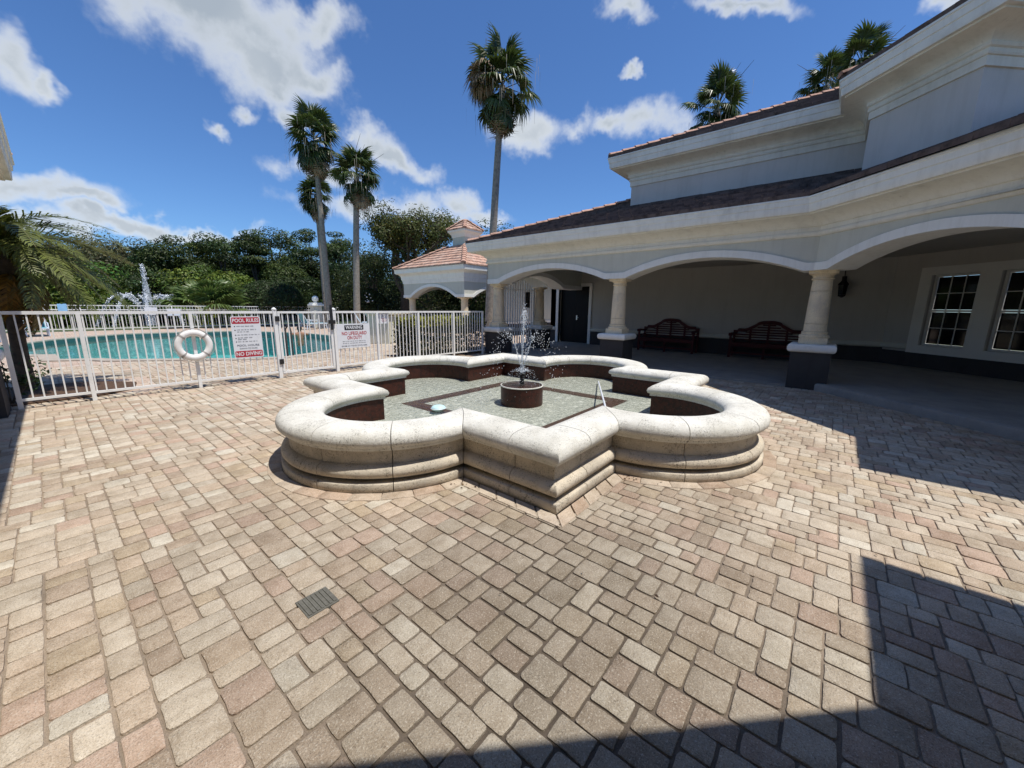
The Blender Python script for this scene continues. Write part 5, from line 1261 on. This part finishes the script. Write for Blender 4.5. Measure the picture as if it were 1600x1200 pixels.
for x in (GX + .36, GX + GS - .36):
    for y in (GY + .36, GY + GS - .36):
        c = obj('column', MB().lathe([(.25, .7), (.25, .78), (.21, .84), (.20, 1.85), (.25, 1.92), (.27, 1.95)], (x, y, 0), 20), 'coral_column', gz, smooth=True)
        obj('pedestal', MB().box((x - .33, y - .33, 0), (x + .33, y + .33, .7)), 'charcoal', c); obj('capital', MB().box((x - .30, y - .30, 1.94), (x + .30, y + .30, 2.0)), 'coral_column', c)

# ------------------------------------------------------------------ plants
def rot_to(nrm):
    """orthonormal frames whose third axis is nrm; arrays Nx3"""
    nrm = nrm / np.linalg.norm(nrm, axis=1, keepdims=True); ref = np.where(np.abs(nrm[:, 2:3]) < .9, np.array([[0, 0, 1.]]), np.array([[1., 0, 0]]))
    a = np.cross(ref, nrm); a /= np.linalg.norm(a, axis=1, keepdims=True); return a, np.cross(nrm, a), nrm
def leaf_quads(c, nrm, ln, wd, r, cols):
    """one bent diamond leaf spray per point: two quads"""
    a, b, n = rot_to(nrm); th = r.uniform(0, 2 * pi, len(c))[:, None]; d = a * np.cos(th) + b * np.sin(th); s = np.cross(n, d)
    ln = ln[:, None]; wd = wd[:, None]; fold = n * wd * .35
    p0 = c - d * ln * .5; p1 = c + d * ln * .5; pl_ = c + s * wd * .5 + fold + d * ln * .05; pr = c - s * wd * .5 + fold + d * ln * .05
    v = np.stack([p0, pl_, p1, pr], 1).reshape(-1, 3); q = np.arange(len(v)).reshape(-1, 4)
    return v, q, np.repeat(cols, 4, 0)
def foliage(r, clumps, n, size, base, var=.25, up=.35, flat=1.0):
    """leaves on and in the clumps [(centre, radii)]; lighter and darker leaves mixed"""
    w = np.array([c[1][0] * c[1][1] for c in clumps]); w = w / w.sum(); idx = r.choice(len(clumps), n, p=w)
    d = r.normal(size=(n, 3)); d /= np.linalg.norm(d, axis=1, keepdims=True)
    rad = np.clip(1 - np.abs(r.normal(0, .22, n)), .25, 1.12)
    C = np.array([c[0] for c in clumps])[idx]; R = np.array([c[1] for c in clumps])[idx]
    p = C + d * R * rad[:, None]
    nn = d + r.normal(0, .45, (n, 3)) + np.array([0, 0, up])
    tone = r.normal(1, var, (len(clumps),)).clip(.55, 1.6)[idx] * r.normal(1, .22, n).clip(.5, 1.7)
    hue = r.normal(0, .10, n) + r.normal(0, .10, len(clumps))[idx]
    cols = np.stack([base[0] * tone * (1 + hue), base[1] * tone, base[2] * tone * (1 - hue * .6)], 1).clip(.004, .5)
    return leaf_quads(p, nn, size * r.uniform(.7, 1.4, n), size * r.uniform(.35, .65, n) * flat, r, cols)
def tree(name, label, x, y, h, w, seed, kind='oak', base=(.045, .075, .018), n=5200, size=.36, trunk=True, group='trees beyond the pool'):
    r = np.random.default_rng(seed); t = thing(name, label, 'tree', (x, y, 0), group); cl = []
    if kind == 'oak':
        for _ in range(26):
            a, q = r.uniform(0, 2 * pi), sqrt(r.random()); z = r.uniform(.22, 1.0); k = sqrt(max(.05, 1 - ((z - .55) / .5) ** 2)); s = r.uniform(.15, .27) * w
            cl.append(((x + cos(a) * q * w * .42 * k, y + sin(a) * q * w * .42 * k, h * z - s * .4), (s, s, s * r.uniform(.5, .8))))
        for _ in range(7): a = r.uniform(0, 2 * pi); s = .16 * w; cl.append(((x + cos(a) * w * .4, y + sin(a) * w * .4, h * r.uniform(.08, .25)), (s, s, s * .7)))
    else:   # layered conifer-like crowns
        for _ in range(34):
            z = r.uniform(.04, 1.0); a = r.uniform(0, 2 * pi); k = (1 - z) ** .7 * .48 + .05; s = (r.uniform(.08, .16) + .05 * (1 - z)) * w
            cl.append(((x + cos(a) * w * k * r.uniform(.3, 1), y + sin(a) * w * k * r.uniform(.3, 1), h * z - s * .3), (s * 1.25, s * 1.25, s * r.uniform(.35, .6))))
    v, q, c = foliage(r, cl, n, size, base, .30)
    if trunk:
        mb = MB(); mb.tube([(x, y, -.1), (x + .15, y, h * .25), (x + .1, y + .1, h * .55), (x, y, h * .9)], [w * .035, w * .028, w * .018, w * .005], 8)
        for c_ in cl[::4]: mb.tube([(x + .1, y, h * .3), lerp((x + .1, y, h * .4), c_[0], .55), c_[0]], [w * .014, w * .009, w * .003], 5)
        obj('trunk', mb, 'bark_dark', t, smooth=True)
    npmesh('crown', v, q, c, 'leaf', t); return t
def at(u, dist, z=0.0):
    d = ray(u, 475); s = dist / hypot(d.x, d.y); return d.x * s, d.y * s
def top_z(u, v, dist):
    d = ray(u, v); return EYE + d.z / hypot(d.x, d.y) * dist
# u, top v, distance, width, kind, colour
TREES = [(-40, 352, 58, 13, 'oak', 0), (60, 362, 66, 12, 'oak', 2), (150, 366, 64, 12, 'oak', 2), (205, 374, 60, 10, 'oak', 2), (240, 388, 52, 7, 'layer', 1), (283, 366, 50, 8.5, 'layer', 1), (318, 378, 52, 7, 'layer', 0),
         (353, 366, 50, 8, 'layer', 1), (378, 376, 53, 7.5, 'oak', 0), (404, 359, 50, 6.5, 'layer', 1), (432, 360, 52, 8.5, 'oak', 1), (470, 372, 54, 8, 'oak', 0), (492, 360, 50, 6.5, 'layer', 1), (528, 362, 51, 7.5, 'layer', 1), (556, 374, 55, 8, 'oak', 1),
         (690, 395, 60, 10, 'oak', 0), (735, 400, 60, 10, 'oak', 1), (120, 410, 46, 9, 'oak', 3), (330, 420, 45, 8, 'oak', 3), (460, 420, 46, 7, 'oak', 1), (10, 405, 45, 9, 'oak', 3), (250, 425, 45, 8, 'layer', 1)]
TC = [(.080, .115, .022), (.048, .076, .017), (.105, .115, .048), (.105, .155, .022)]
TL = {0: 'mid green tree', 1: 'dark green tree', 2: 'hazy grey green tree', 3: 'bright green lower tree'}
WHERE = ['at the far left edge above the drooping palm', 'just right of the drooping palm crown', 'left of the tall pond jet, top against the low cloud', 'directly behind the tip of the pond jet', 'right of the pond jet with a low layered crown', 'rising above the fan palm clump on its left side', 'behind the fan palm clump', 'above the fan palm clump on its right side',
         'left of the narrow pointed dark crown', 'with a narrow pointed crown above the large clipped bush', 'behind the large clipped bush', 'left of the paired palm trunks', 'just behind the paired palm trunks', 'between the palm trunks and the single thick palm trunk', 'right of the single palm trunk beside the oak', 'behind the gazebo roof on its left', 'behind the gazebo roof on its right',
         'in front of the hazy trees by the drooping palm', 'in front of the dark trees over the fan palm clump', 'low behind the pillar with the ball', 'behind the drooping palm at the left edge', 'low behind the pond jet']
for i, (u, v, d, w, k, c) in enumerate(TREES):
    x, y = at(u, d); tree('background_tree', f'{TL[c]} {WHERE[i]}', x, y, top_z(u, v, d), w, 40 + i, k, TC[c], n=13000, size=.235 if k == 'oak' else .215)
# woodland floor behind the trees so that no gap shows the bare horizon
r_ = np.random.default_rng(99); cl = []
for i in range(240):
    u = r_.uniform(-300, 900); d = r_.uniform(62, 75); x, y = at(u, d); s = r_.uniform(2.0, 3.6); cl.append(((x, y, r_.uniform(.5, 5.6)), (s, s, s * .75)))
v, q, c = foliage(r_, cl, 60000, .6, (.036, .056, .016), .3); tag(npmesh('far_woodland', v, q, c, 'leaf', origin=(0, 60, 0)), 'dense dark woodland filling in behind the row of trees', 'woodland', kind='stuff')
# open-crowned oak left of the gazebo
def live_oak(x, y, h, seed):
    r = np.random.default_rng(seed); rr = random.Random(seed); t = thing('oak_tree', 'large olive green oak with an airy crown and open branches left of the gazebo cupola', 'tree', (x, y, 0))
    mb = MB(); tips = []
    def grow(p, d, L, rad, lev):
        q = p + d * L * .5 + Vector((rr.uniform(-.1, .1), rr.uniform(-.1, .1), rr.uniform(-.05, .1))) * L; e = q + (d + Vector((rr.uniform(-.25, .25), rr.uniform(-.25, .25), rr.uniform(-.05, .2)))).normalized() * L * .5
        mb.tube([p, q, e], [rad, rad * .85, rad * .68], 6 if lev < 3 else 4, False)
        if lev >= 2: tips.append((e, lev)); tips.append((q, lev))
        if lev < 5:
            for _ in range(rr.choice((2, 3, 3)) if lev else 5):
                nd = (d + Vector((rr.uniform(-1, 1), rr.uniform(-1, 1), rr.uniform(-.35, .75))) * (.9 if lev else .85)).normalized(); grow(e, nd, L * rr.uniform(.62, .85), rad * .60, lev + 1)
    grow(Vector((x, y, -.1)), Vector((.05, 0, 1)), h * .27, .34, 0)
    zz = max(e.z for e, l in tips); k = h / zz
    mb.v = [(x + (p[0] - x) * 1.22, y + (p[1] - y) * 1.22, p[2] * k if p[2] > 0 else p[2]) for p in mb.v]; obj('trunk', mb, 'bark_dark', t, smooth=True)
    P = [np.array((x + (e.x - x) * 1.22, y + (e.y - y) * 1.22, e.z * k)) for e, l in tips]
    cl = [(p, (.78, .78, .48)) for p in P]
    for _ in range(26): a = r.uniform(0, 2 * pi); q = r.uniform(.2, 1) * 3.4; cl.append((np.array((x + cos(a) * q, y + sin(a) * q, h * r.uniform(.22, .62))), (1.1, 1.1, .7)))
    v, q, c = foliage(r, cl, 24000, .17, (.095, .110, .030), .25, up=.5)
    npmesh('crown', v, q, c, 'leaf', t)
x, y = at(632, 31); live_oak(x, y, top_z(632, 328, 31), 12)
x, y = at(588, 33); tree('oak_understory', 'dense dark green tree filling the lower left side of the oak', x, y, top_z(588, 392, 33), 6.5, 71, 'oak', (.050, .070, .020), n=9000, size=.16, group=None)
x, y = at(572, 44); tree('oak_understory', 'dark tree filling the gap between the right palm trunk and the oak', x, y, top_z(572, 382, 44), 8, 77, 'oak', (.042, .064, .018), n=9000, size=.22, group=None)
x, y = at(668, 36); tree('oak_understory', 'dense dark green tree low behind the gazebo arch and under the oak', x, y, top_z(668, 425, 36), 9, 72, 'oak', (.045, .064, .018), n=9000, size=.17, group=None)
x, y = at(770, 36); tree('slender_tree', 'small airy tree showing above the eave at the foot of the tallest palm', x, y, top_z(772, 338, 36), 5.0, 73, 'oak', (.06, .08, .03), n=2600, size=.2, group=None)
x, y = at(742, 30); tree('screen_tree', 'dark tree closing the view under the right side of the gazebo', x, y, 3.6, 7, 75, 'oak', (.035, .055, .015), n=5000, size=.24, group=None)
# clipped bushes and hedge
def bush(name, label, x, y, rx, rz, seed, base, n, size, zc=None, cat='bush', group=None):
    r = np.random.default_rng(seed); t = thing(name, label, cat, (x, y, 0), group)
    d = r.normal(size=(n, 3)); d /= np.linalg.norm(d, axis=1, keepdims=True); d[:, 2] = np.abs(d[:, 2]) * np.where(r.random(n) < .75, 1, -.6)
    p = np.array((x, y, zc if zc else rz * .45)) + d * np.array((rx, rx, rz * .58)) * np.clip(1 - np.abs(r.normal(0, .07, n)), .6, 1.03)[:, None]; p[:, 2] = np.maximum(p[:, 2], .03)
    ton = r.normal(1, .3, n).clip(.4, 1.8); cols = np.array(base)[None] * ton[:, None]
    v, q, c = leaf_quads(p, d + r.normal(0, .5, (n, 3)), size * r.uniform(.7, 1.4, n), size * r.uniform(.4, .7, n), r, cols); npmesh('leaves', v, q, c, 'leaf', t)
    obj('stem', MB().lathe([(rx * .1, 0), (rx * .3, rz * .3), (rx * .72, rz * .52), (rx * .6, rz * .8), (rx * .1, rz * .9)], (x, y, 0), 12), 'bark_dark', t)
x, y = at(427, 34); bush('clipped_bush', 'large rounded clipped dark green bush left of the stone pillar', x, y, 2.45, 3.15, 81, (.035, .058, .014), 12000, .15)
x, y = at(569, 33); bush('clipped_bush', 'rounded yellowish green bush with a few white blossoms right of the palm trunks', x, y, 1.85, 2.75, 82, (.070, .085, .022), 9000, .15)
x, y = at(746, 31); bush('clipped_bush', 'small light green bush under the right gazebo arch', x, y, 1.6, 1.95, 83, (.085, .11, .024), 5000, .15)
x, y = at(575, 30.7); mb = MB(); rr = random.Random(4)
for _ in range(12): c = (x + rr.gauss(0, .18), y + rr.gauss(0, .1), 2.0 + rr.gauss(0, .22)); mb.sphere(c, rr.uniform(.03, .06), 6, 4)
tag(obj('white_blossom', mb, 'ring_white', origin=(x, y, 2.0)), 'cluster of white blossom on the front of the yellowish bush', 'flowers', kind='stuff')
hx0, hx1, hy0, hy1, hz = 6.55, 9.2, 8.78, 9.95, 1.12
hd = thing('hedge', 'box hedge with dark inside and yellow green new leaves behind the pool fence', 'hedge', ((hx0 + hx1) / 2, 9.3, 0)); r = np.random.default_rng(85); n = 9000
p = np.stack([r.uniform(hx0, hx1, n), r.uniform(hy0, hy1, n), r.uniform(.04, hz, n)], 1); f = r.integers(0, 4, n)
p[f == 0, 1] = hy0 + np.abs(r.normal(0, .06, (f == 0).sum())); p[f == 1, 2] = hz - np.abs(r.normal(0, .08, (f == 1).sum())); p[f == 2, 0] = hx0 + np.abs(r.normal(0, .06, (f == 2).sum()))
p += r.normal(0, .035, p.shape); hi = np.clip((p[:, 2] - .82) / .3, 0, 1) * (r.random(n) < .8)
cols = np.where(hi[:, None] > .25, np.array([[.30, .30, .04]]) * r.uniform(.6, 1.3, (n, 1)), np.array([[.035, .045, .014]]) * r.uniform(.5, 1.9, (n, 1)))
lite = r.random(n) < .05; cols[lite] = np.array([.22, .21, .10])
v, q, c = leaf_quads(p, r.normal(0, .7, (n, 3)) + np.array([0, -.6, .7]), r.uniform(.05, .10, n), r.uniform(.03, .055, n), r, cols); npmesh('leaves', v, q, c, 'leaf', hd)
mb = MB(); rr = random.Random(8)
for _ in range(40): a, b = rr.uniform(hx0 + .1, hx1 - .1), rr.uniform(hy0 + .15, hy1 - .1); mb.tube([(a, b, 0), (a + rr.uniform(-.1, .1), b + rr.uniform(-.1, .1), .5), (a + rr.uniform(-.25, .25), b + rr.uniform(-.15, .15), 1.0)], [.012, .009, .004], 4)
obj('stems', mb, 'bark_dark', hd)
tag(obj('hedge_bed', MB().box((6.35, 8.68, -.02), (9.4, 10.2, .012)), 'mulch'), kind='structure')
# planting bed and shrub at the left
bedp = [(-1.6, 8.85), (.35, 8.85), (.85, 9.25), (.95, 9.9), (.5, 10.5), (-.4, 10.75), (-1.6, 10.7)]
tag(obj('planting_bed', MB().hexa([(x, y, -.02) for x, y in bedp], [(x, y, .02) for x, y in bedp]), 'mulch'), kind='structure')
c0_ = ony(25, 566, 9.0); sh = thing('small_shrub', 'small sprawling shrub with few leaves by the left fence post', 'shrub', (c0_.x - .12, 8.95, 0)); mb = MB(); rr = random.Random(6); tips = []
for k in range(9):
    a = rr.uniform(-.9, 1.5); e = Vector((c0_.x - .12 + .34 * sin(a) * rr.uniform(.5, 1.2), 8.95 + rr.uniform(-.15, .25), .30 + .42 * cos(a) * rr.uniform(.6, 1.1))); b = Vector((c0_.x - .12, 8.95, 0)); m_ = (b + e) / 2 + Vector((0, 0, .06)); mb.tube([b, m_, e], [.009, .007, .004], 5); tips += [e, m_, (m_ + e) / 2]
obj('stem', mb, 'bark_dark', sh); r = np.random.default_rng(3); P = np.repeat(np.array([list(t) for t in tips]), 9, 0) + r.normal(0, .06, (len(tips) * 9, 3)); n = len(P)
v, q, c = leaf_quads(P, r.normal(0, 1, (n, 3)) + np.array([0, 0, .8]), r.uniform(.05, .09, n), r.uniform(.03, .05, n), r, np.array([[.03, .06, .02]]) * r.uniform(.5, 1.8, (n, 1))); npmesh('leaves', v, q, c, 'leaf', sh)

# fan palms
def fan_leaf(seed, dead=False, stalk=.85, rad=.80, droop=.5, tone=1.0):
    r = random.Random(seed); v, f, c = [], [], []
    def add(vs, fs, col):
        b = len(v); v.extend(vs); f.extend([tuple(b + i for i in q) for q in fs]); c.extend([col] * len(vs))
    g = (.060 * tone, .090 * tone, .022 * tone) if not dead else (.30, .22, .14)
    st = (.16, .15, .05) if not dead else (.26, .18, .10)
    add([(-.022, 0, 0), (.022, 0, 0), (.012, stalk, -.05), (-.012, stalk, -.05), (0, 0, .03), (0, stalk, -.035)], [(0, 1, 2, 3), (0, 4, 5, 3), (1, 4, 5, 2)], st)
    n = 26; hub = Vector((0, stalk, -.04))
    for i in range(n):
        a = radians(-118 + 236 * (i + .5) / n) + r.uniform(-.04, .04); L = rad * (1 - .16 * abs(a) / 2) * r.uniform(.9, 1.08)
        d = Vector((sin(a), cos(a), 0)); s = Vector((cos(a), -sin(a), 0)); w = rad * .10
        k1, k2, k3 = .42, .72, 1.0; z1 = .05 + r.uniform(-.02, .02) - droop * .05; z2 = -droop * .16 + r.uniform(-.03, .03); z3 = -droop * r.uniform(.35, .75)
        sg = .022 if i % 2 else -.022
        P = [hub, hub + d * L * k1 + s * w * .62 + Vector((0, 0, z1 + sg)), hub + d * L * k1 - s * w * .62 + Vector((0, 0, z1 - sg)), hub + d * L * k2 + s * w * .34 + Vector((0, 0, z2)), hub + d * L * k2 - s * w * .34 + Vector((0, 0, z2)), hub + d * L * (k3 - .12 * droop) + Vector((0, 0, z3))]
        t = r.uniform(.75, 1.25); col = tuple(x * t for x in g)
        add([tuple(p) for p in P], [(0, 1, 2), (1, 3, 4, 2), (3, 5, 4)], col)
        if r.random() < .3 and not dead: c[-1] = (.26, .22, .13)
    me = bpy.data.meshes.new('frond'); me.from_pydata(v, [], f); atr = me.color_attributes.new('Col', 'FLOAT_COLOR', 'POINT'); atr.data.foreach_set('color', np.c_[np.array(c, np.float32), np.ones(len(c), np.float32)].ravel())
    me.materials.append(MATS['dead_frond' if dead else 'frond']); return me
FANS = [fan_leaf(i, stalk=(.72, .95, .55, .82, .38, .66)[i], rad=(.80, .78, .86, .74, .84, .70)[i], droop=(.30, .45, .6, .75, .95, 1.1)[i]) for i in range(6)]; DEADF = [fan_leaf(20 + i, True, .7, .75, 1.1) for i in range(2)]
def frond_rot(az, el, roll=0.0):
    """+y of the leaf turned to azimuth az (from +y towards +x) and raised by el"""
    return (Matrix.Rotation(-az, 3, 'Z') @ Matrix.Rotation(el, 3, 'X') @ Matrix.Rotation(roll, 3, 'Y')).to_euler()
def fan_palm(label, base, topp, r0, r1, n, sc, seed, skirt=6, low=-58, group='tall fan palms', dead_side=None, spikes=3, bend=.0):
    r = random.Random(seed); bx, by = base; tx, ty, tz = topp; t = thing('fan_palm', label, 'palm tree', (bx, by, 0), group)
    pts = []; N = 14
    for i in range(N + 1):
        s = i / N; pts.append((bx + (tx - bx) * s ** 1.3 + bend * sin(pi * s), by + (ty - by) * s ** 1.3, -.1 + (tz + .1) * s))
    obj('trunk', MB().tube(pts, [r0 * (1.25 if i == 0 else 1.0) + (r1 - r0) * (i / N) for i in range(N + 1)], 14), 'bark_palm', t, smooth=True)
    loc = Vector((tx - bx, ty - by, tz))
    for i in range(n):
        f = i / n; el = radians(80 - (80 - low) * f ** .9 + r.uniform(-13, 13)); az = i * 2.39996 + r.uniform(-.3, .3)
        m = FANS[min(5, int(f * 3.6 + r.random() * 2.2))]
        h = Vector((0, 0, (.35 - .75 * f) * sc))
        inst('frond', m, t, loc + h, frond_rot(az, el, r.uniform(-.5, .5)), sc * r.uniform(.88, 1.12))
    for i in range(skirt):
        az = i * 2.39996 + r.uniform(-.4, .4); inst('dead_frond', r.choice(DEADF), t, loc + Vector((0, 0, (-.45 - .25 * r.random()) * sc)), frond_rot(az, radians(r.uniform(-88, -55)), r.uniform(-.6, .6)), sc * r.uniform(.6, 1.05))
    if dead_side:
        for i in range(7): inst('dead_frond', r.choice(DEADF), t, loc + Vector((0, 0, .1)), frond_rot(dead_side + r.uniform(-.35, .35), radians(r.uniform(-25, 25)), r.uniform(-.5, .5)), sc * r.uniform(.9, 1.1))
    # old flower stalks and hanging threads
    mb = MB()
    for i in range(spikes):
        a = r.uniform(0, 2 * pi) ; l_ = sc * r.uniform(1.6, 2.3); e = r.uniform(.75, 1.5) if i else 1.54
        mb.tube([loc, loc + Vector((cos(a) * cos(e), sin(a) * cos(e), sin(e))) * l_ * .6, loc + Vector((cos(a) * cos(e * .92), sin(a) * cos(e * .92), sin(e * .92))) * l_], [.02 * sc, .014 * sc, .006 * sc], 5)
    obj('flower_stalks', mb, 'bark_dark', t, local=True)
    mb = MB(); mb.col = (.42, .35, .27)
    for i in range(60):
        a = r.uniform(0, 2 * pi); q = r.uniform(.7, 1.55) * sc; z0 = r.uniform(-.9, .75) * sc; l_ = r.uniform(.3, .8) * sc; p = loc + Vector((cos(a) * q, sin(a) * q, z0)); w = .013 * sc; s = Vector((-sin(a), cos(a), 0)) * w
        mb.add([tuple(p - s), tuple(p + s), tuple(p + s * .3 + Vector((0, 0, -l_))), tuple(p - s * .3 + Vector((0, 0, -l_)))], [(0, 1, 2, 3)], (.40, .34, .26))
    tag(obj('leaf_threads', mb, 'dead_frond', t, local=True), kind='stuff')
    return t
def at3(u, v, dist):
    d = ray(u, v); s = dist / hypot(d.x, d.y); return d.x * s, d.y * s, EYE + d.z * s
fan_palm('tallest fan palm with a shaggy crown rising beside the end of the arcade roof', at(763, 17)[:2], at3(785, 134, 17), .19, .115, 27, 1.02, 1, skirt=8, dead_side=-.9, spikes=3)
fan_palm('tall leaning fan palm, left one of the pair beyond the pool', at(514, 29)[:2], at3(491, 222, 29), .21, .13, 32, 1.2, 2, skirt=8)
fan_palm('fan palm with a thick straight trunk, right one of the pair beyond the pool', at(556, 28)[:2], at3(557, 275, 28), .22, .16, 34, 1.12, 3, skirt=6)
fan_palm('shorter fan palm whose crown hangs below and behind the leaning pair palm', at(509, 33)[:2], at3(494, 306, 33), .20, .14, 28, .95, 4, skirt=5, spikes=1)
fan_palm('fan palm crown with a tan flower plume showing above the upper roof', at(1120, 26)[:2], at3(1120, 172, 26), .26, .18, 30, 1.12, 5, skirt=4, spikes=6)
fan_palm('bright fan palm crown high above the upper roof beside the tower bay', at(1345, 22)[:2], at3(1348, 112, 22), .22, .15, 30, 0.86, 6, skirt=3, spikes=5)
fan_palm('lower fan palm crown leaning over the upper roof ridge left of the bright one', at(1290, 25)[:2], at3(1290, 136, 25), .22, .15, 28, 0.84, 7, skirt=3, spikes=3)
# fan palm clump beyond the far fence
LIGHTF = [fan_leaf(50 + i, droop=.35 + .2 * i, tone=1.9) for i in range(2)]
x, y = at(330, 33); cp = thing('fan_palm_clump', 'low clump of spiky fan palm leaves beyond the far fence right of the jet', 'palm', (x, y, 0)); r = random.Random(31)
for i in range(58):
    az = r.uniform(0, 2 * pi); q = r.uniform(.1, 1.0); inst('frond', LIGHTF[i % 2], cp, (cos(az) * q, sin(az) * q, .7 + r.uniform(0, .9) * (1.2 - q)), frond_rot(pi / 2 - az, radians(r.uniform(5, 75))), r.uniform(1.15, 1.6))
# drooping feather palm at the left
def feather(seed, L=2.0, g=(.125, .145, .032)):
    r = random.Random(seed); v, f, c = [], [], []; N = 30
    mid = lambda t: Vector((0, L * (t * .94 - .30 * t ** 3), L * (.30 * t - 1.05 * t ** 2.2)))
    for i in range(N):
        p, q = mid(i / N), mid((i + 1) / N); b = len(v); w = .018 * (1 - i / N) + .004
        v += [tuple(p - Vector((w, 0, 0))), tuple(p + Vector((w, 0, 0))), tuple(q + Vector((w, 0, 0))), tuple(q - Vector((w, 0, 0)))]; f.append((b, b + 1, b + 2, b + 3)); c += [(.14, .13, .04)] * 4
    for i in range(62):
        t = .12 + .87 * i / 62; p = mid(t); d = (mid(min(1, t + .02)) - mid(t - .02)).normalized(); l_ = L * .27 * sin(pi * min(1, .12 + t * .86)) ** .6 * r.uniform(.85, 1.1)
        for s in (-1, 1):
            e = (d * .8 + Vector((s * .65, 0, r.uniform(-.15, .45)))).normalized(); e2 = (e + Vector((r.uniform(-.2, .2), 0, -1.3))).normalized(); n_ = d.cross(e).normalized(); wv_ = e.cross(n_).normalized() * .0105
            a, m_, z = p, p + e * l_ * .5, p + e * l_ * .5 + e2 * l_ * .5; b = len(v); k = r.uniform(.6, 1.5); col = tuple(x_ * k for x_ in g)
            v += [tuple(a - wv_ * .6), tuple(a + wv_ * .6), tuple(m_ + wv_), tuple(m_ - wv_), tuple(z)]; f += [(b, b + 1, b + 2, b + 3), (b + 3, b + 2, b + 4)]; c += [col] * 5
    me = bpy.data.meshes.new('frond'); me.from_pydata(v, [], f); atr = me.color_attributes.new('Col', 'FLOAT_COLOR', 'POINT'); atr.data.foreach_set('color', np.c_[np.array(c, np.float32), np.ones(len(c), np.float32)].ravel()); me.materials.append(MATS['frond']); return me
FE = [feather(i, 1.45) for i in range(4)]; FB2 = [feather(9, 1.1, (.24, .13, .02)), feather(10, 1.1, (.15, .11, .025))]
bx, by = -.34, 10.2; tz = ony(38, 402, 10.2).z
fp = thing('feather_palm', 'small drooping feather palm with rusty lower fronds inside the fence at the left edge', 'palm tree', (bx, by, 0)); r = random.Random(44)
obj('trunk', MB().tube([(bx, by, -.05), (bx + .02, by, .6), (bx + .05, by, 1.4), (bx + .1, by, tz - .15), (bx + .1, by, tz + .1)], [.13, .095, .085, .11, .08], 12), 'bark_dark', fp, smooth=True)
for i in range(36):
    f = i / 36; az = i * 2.39996 + r.uniform(-.25, .25); inst('frond', r.choice(FE), fp, (.1, 0, tz + .05 - .25 * f), frond_rot(az, radians(74 - 72 * f + r.uniform(-8, 8)), r.uniform(-.4, .4)), r.uniform(.85, 1.12))
for i in range(11):
    az = i * 2.39996; inst('dead_frond', FB2[i % 2], fp, (.1, 0, tz - .22), frond_rot(az, radians(r.uniform(-62, -20)), r.uniform(-.4, .4)), r.uniform(.7, 1.0))
# jets of the pond fountain beyond the far fence
x, y = at(232, 42); zt_ = top_z(230, 414, 42)
pf = thing('pond_jet', 'tall white jet of water with arching side sprays in the pond beyond the far fence', 'water jet', (x, y, -.25))
mb = MB(); mb.lathe([(.42, -.2), (.34, zt_ * .3), (.22, zt_ * .55), (.10, zt_ * .8), (.015, zt_)], (x, y, 0), 12); obj('main_jet', mb, 'jet_mist', pf, smooth=True)
dr = np.random.default_rng(8); wv, wq = [], []
def drops(fn, n, rr):
    for _ in range(n): p = fn(dr.random() ** .8); b = sum(len(a) for a in wv); wv.append(ico * rr * 1.3 * dr.uniform(.5, 1.4) * np.array((1, 1, 1.8)) + p + dr.normal(0, .06, 3)); wq.append(icf + b)
drops(lambda t: np.array((x, y, -.2 + (zt_ + .25) * t)) + dr.normal(0, .12 * (1 - t) + .02, 3) * np.array((1, 1, .3)), 420, .022)
for k in range(9):
    a = 2 * pi * k / 9 + .35; R = 3.0
    drops(lambda t: np.array((x + cos(a) * R * t, y + sin(a) * R * t, -.2 + 9.2 * t * (1 - t) * 1.0)), 220, .022)
    obj('side_jet', MB().tube([(x + cos(a) * R * t / 10, y + sin(a) * R * t / 10, -.2 + 9.2 * t / 10 * (1 - t / 10)) for t in range(11)], [.025 + .008 * t for t in range(11)], 6), 'jet_mist', pf, smooth=True)
npmesh('spray', np.concatenate(wv), np.concatenate(wq), None, 'spray', pf)
